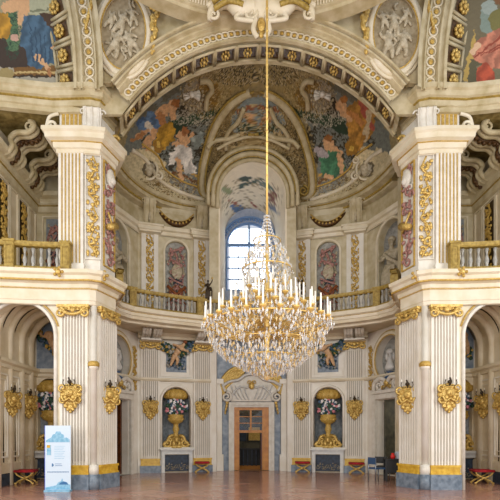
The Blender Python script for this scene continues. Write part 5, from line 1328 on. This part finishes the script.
for s in (-1, 1):
    m = MB().tube(bez([(s*.25, -.1, .2), (s*.6, -.15, .1), (s*.95, -.15, .3), (s*1.35, -.12, .12), (s*1.42, -.1, -.15)]), [.24-.17*k/32 for k in range(33)], 10)
    m.tube(bez([(s*.3, -.12, .5), (s*.8, -.2, .52), (s*1.2, -.15, .32), (s*1.5, -.1, .25)]), [.2-.14*k/24 for k in range(25)], 8)
    m.spiral(s*1.32, -.16, -.06, .16, 1.3, s, PI*.5, .05)
    build('leaf_wing', m, 'cornice', t); g = MB().tube(bez([(s*.5, -.36, .34), (s*.9, -.4, .38), (s*1.35, -.27, .2)]), .09, 8).tube(bez([(s*.5, -.34, .06), (s*.9, -.33, .16), (s*1.3, -.22, .05)]), .07, 6); build('gilded_vein', g, 'ochre_rail', t)
    m = MB().spiral(s*.3, -.2, -.05, .22, 1.4, s, PI/2, .06).tube(bez([(s*.45, -.18, .1), (s*.7, -.22, -.2), (s*.2, -.22, -.28)]), .06, 6).tube(bez([(s*.15, -.2, -.2), (s*.22, -.2, -.5), (s*.1, -.18, -.7)]), .07, 6)
    build('scroll', m, 'cornice', t)
build('gilded_drop', MB().ball((0, -.18, -.35), (.12, .08, .2)).ball((0, -.18, -.62), (.07, .06, .1)), 'gold', t)

# ------------------------------------------------------------------ stucco work on the apse dome
def dome_pt(px, py, lift=.0):
    # point of the dome reached from the hall by that sight line
    d = Vector(((px-PX0)/F, 1, (PY0-py)/F)); o = Vector((CX, 0, CZ)); best = None
    for i in range(400):
        y = 14.4+6.2*i/400; p = o+d*y; x = abs(p.x)/AX; yy = max(0, (p.y-14.2)/AY); ss = (x**AN+yy**AN)**(1/AN)
        if ss >= 1: break
        if p.z < DZ+DH*math.sqrt(1-ss*ss)-lift: best = p
    return best or o+d*17
for s, nm in ((-1, 'left'), (1, 'right')):
    X = (lambda x: x) if s < 0 else (lambda x: 514-x)
    C0 = dome_pt(X(222), 140, .1)
    t = thing('volute_rib', 'long curling stucco volute framing the window vault on the %s' % nm, 'volute', C0)
    pp = [(212, 196), (205, 196), (202, 188), (203, 170), (208, 148), (216, 126), (228, 108), (240, 98), (250, 93)]
    P = [dome_pt(X(a), b, .12)-C0 for a, b in pp]; P = bez(P, 5)
    build('rib', MB().tube(P, .14, 8), 'vault_light', t)
    build('gilded_edge', MB().tube([p+Vector((s*.15, -.09, .0)) for p in P], .045, 6).tube([p+Vector((-s*.15, -.09, -.02)) for p in P], .04, 6), 'ochre_rail', t)
    g = MB(); q0 = dome_pt(X(211), 192, .35)-C0
    g.spiral(q0.x, q0.y-.1, q0.z, .24, 1.6, -s, PI/2, .06); build('scroll_end', g, 'ochre_rail', t)
    pp2 = [(226, 150), (225, 140), (230, 130), (238, 122), (244, 108)]
    build('inner_branch', MB().tube(bez([dome_pt(X(a), b, .1)-C0 for a, b in pp2], 5), .09, 6), 'vault_light', t)
    C1 = dome_pt(X(192), 97, .1)
    t = thing('shell_medallion', 'grey stucco shell medallion high on the %s side of the apse dome' % nm, 'medallion', C1)
    m = MB()
    for k in range(11):
        a = -PI*.15+PI*1.3*k/10; m.tube([(0, -.05, 0), (.32*math.cos(a), -.12, .38*math.sin(a))], [.03, .07], 5)
    m.ball((0, -.12, 0), .11, 8, 5); build('shell', m, 'white_stucco', t)
    m = MB()
    for k in range(18): a = 2*PI*k/18; m.ball((.42*math.cos(a), -.08, .5*math.sin(a)), .055, 6, 4)
    build('pearl_ring', m, 'relief_ground', t)
    pp3 = [(200, 82), (208, 82), (212, 90), (207, 98), (206, 110)]
    build('frame_scroll', MB().tube(bez([dome_pt(X(a), b, .08)-C1 for a, b in pp3], 5), .1, 6), 'vault_light', t)
    C2 = dome_pt(X(149), 169, .06)
    t = thing('stucco_vase', 'pale stucco vase in a scrolled frame at the foot of the %s dome painting' % nm, 'vase', C2)
    build('body', MB().lathe([(.06, -.28), (.12, -.2), (.2, .0), (.18, .14), (.08, .2), (.12, .26)], 0, 0, 14), 'relief_grey', t)
    build('frame', MB().ering(0, .05, 0, .34, .4, .05, 24, 6).spiral(-.4, 0, -.3, .18, 1.3, 1, PI/2, .05).spiral(.4, 0, -.3, .18, 1.3, -1, PI/2, .05).spiral(-.4, 0, .35, .16, 1.3, -1, PI/2, .05), 'cornice', t)
    C3 = dome_pt(X(168), 182, .06)
    t = thing('stucco_ledge', 'moulded stucco ledge below the painted figures, %s side of the dome' % nm, 'ledge', C3)
    Q = [dome_pt(X(a), b, .08)-C3 for a, b in ((132, 150), (146, 160), (160, 180), (180, 192), (204, 200))]
    build('moulding', MB().tube(bez(Q, 5), .08, 6), 'cornice', t)
    Q = [dome_pt(X(a), b, .08)-C3 for a, b in ((142, 144), (158, 156), (166, 170), (184, 182), (202, 188))]
    build('gilded_line', MB().tube(bez(Q, 5), .04, 6), 'gold_flat', t)
t = thing('window_crest', 'curved stucco crest with shell over the window vault arch', 'crest', (0, 18.6, 13.85))
m = MB().tube(bez([(-1.9, 0, -.35), (-1.6, -.05, -.1), (-.9, -.1, .0), (-.4, -.1, .3), (0, -.1, .38), (.4, -.1, .3), (.9, -.1, .0), (1.6, -.05, -.1), (1.9, 0, -.35)]), .09, 8)
m.tube(bez([(-1.5, 0, -.4), (-.8, -.05, -.08), (0, -.05, .1), (.8, -.05, -.08), (1.5, 0, -.4)]), .06, 8)
build('moulding', m, 'vault_light', t)
m = MB()
for k in range(9): a = PI*k/8; m.tube([(0, -.15, .08), (.22*math.cos(a), -.18, .08+.24*math.sin(a))], [.02, .05], 5)
build('shell', m, 'ochre_rail', t)

# ------------------------------------------------------------------ chandelier
t = thing('crystal_chandelier', 'huge crystal chandelier with white candles hanging on a long gilded rod', 'chandelier', (0, 10.05, 4.2))
rod = MB().tube([(0, 0, 1.2), (0, 0, 12.2)], .024, 8)
for k in range(36): rod.ball((0, 0, 3.2+.25*k), (.034, .034, .05), 6, 4)
build('rod', rod, 'chandelier_gold', t)
build('stem', MB().lathe([(.03, -1.0), (.07, -.9), (.04, -.6), (.1, -.3), (.05, 0), (.1, .2), (.04, .5), (.07, .8), (.03, 1.2), (.05, 1.5), (.02, 2.2)], 0, 0, 14), 'chandelier_gold', t)
for nm, R, z, rr_ in (('hoop', 1.32, -.12, .02), ('hoop', .95, .1, .02), ('hoop', .6, .35, .018), ('hoop', .55, 1.1, .016), ('hoop', .3, 1.75, .014), ('hoop', 1.1, -.55, .014), ('hoop', .7, -.85, .014)):
    build(nm, MB().tube([(R*math.cos(2*PI*i/48), R*math.sin(2*PI*i/48), z) for i in range(48)], rr_, 5, True), 'chandelier_gold', t)
def crystal(m, x, y, z, w_, h):
    m.add([(x-w_, y, z), (x, y-w_, z), (x+w_, y, z), (x, y+w_, z), (x, y, z+h*.4), (x, y, z-h*.6)], [(0, 1, 4), (1, 2, 4), (2, 3, 4), (3, 0, 4), (1, 0, 5), (2, 1, 5), (3, 2, 5), (0, 3, 5)])
arms = [(26, 1.38, -.05, .36, 0), (20, 1.06, .2, .36, .1), (14, .72, .45, .34, .2), (8, .42, .75, .3, .1)]
for n, R, z, ch, ph in arms:
    a0 = None
    for i in range(n):
        a = 2*PI*(i+ph*3)/n
        if a0 is None:
            m = MB().tube(bez([(.06, 0, z-.12), (R*.4, 0, z-.32), (R*.8, 0, z-.22), (R, 0, z-.08)], 6), .016, 5).spiral(R*.75, 0, z-.12, .1, 1.2, 1, 0, .014, 4)
            o = a0 = build('arm', m, 'chandelier_gold', t)
            build('drip_pan', MB().lathe([(.02, z-.09), (.07, z-.03), (.075, z-.01), (.02, z)], R, 0, 8), 'chandelier_gold', a0)
            build('candle', MB().tube([(R, 0, z), (R, 0, z+ch)], [.022, .018], 6), 'candle', a0)
            m = MB()
            for k in range(5): b = 2*PI*k/5; crystal(m, R+.08*math.cos(b), .08*math.sin(b), z-.12, .02, .12)
            build('pendants', m, 'crystal', a0)
            kids = list(a0.children)
        else:
            o = a0.copy(); COL.objects.link(o); o.parent = t
            for g in kids: d = g.copy(); COL.objects.link(d); d.parent = o
        o.rotation_euler = (0, 0, a)
rr = random.Random(12); big = MB(); amb = MB(); c0 = None; cnt = 0
def bowl_R(z):   # outline of the crystal bowl
    P = [(-1.3, .0), (-1.22, .25), (-1.05, .62), (-.8, 1.0), (-.5, 1.28), (-.15, 1.36), (.1, 1.05), (.4, .65), (.8, .5), (1.2, .55), (1.5, .42), (1.8, .3), (2.3, .14), (2.6, .05)]
    return float(np.interp(z, [p[0] for p in P], [p[1] for p in P]))
spots_c = []
for k in range(2700):
    z = rr.choice((rr.uniform(-1.3, .0), rr.uniform(-1.25, .1), rr.uniform(-1.2, .0), rr.uniform(.2, 1.6))); R = bowl_R(z)*rr.choice((1, .97, rr.uniform(.3, 1)))
    a = rr.uniform(0, 2*PI); spots_c.append((R*math.cos(a), R*math.sin(a), z))
for k, (x, y, z) in enumerate(spots_c):
    if k < 90:
        if c0 is None:
            m = MB(); crystal(m, 0, 0, 0, .034, .17); c0 = o = build('crystal_drop', m, 'crystal', t)
        else: o = c0.copy(); COL.objects.link(o); o.parent = t
        o.location = (x, y, z)
    else: crystal(big if k % 3 else amb, x, y, z, rr.uniform(.012, .026), rr.uniform(.07, .14))
build('small_crystals', big, 'crystal', t, stuff=True); build('amber_crystals', amb, 'crystal_amber', t, stuff=True)
m = MB()
for k in range(14):
    a = 2*PI*k/14
    for j in range(16):
        f = j/15; R = .06+(.56-.06)*f**1.6; z = 2.3-1.2*f; crystal(m, R*math.cos(a), R*math.sin(a), z, .022, .06)
    for j in range(14):
        f = j/13; R = .56+.7*f; z = 1.1-1.15*f-.25*math.sin(PI*f); crystal(m, R*math.cos(a), R*math.sin(a), z, .02, .055)
build('crystal_chains', m, 'crystal', t, stuff=True)
build('finial', MB().lathe([(.02, -1.36), (.06, -1.32), (.08, -1.25), (.04, -1.18), (.03, -1.0)], 0, 0, 12), 'crystal_amber', t)
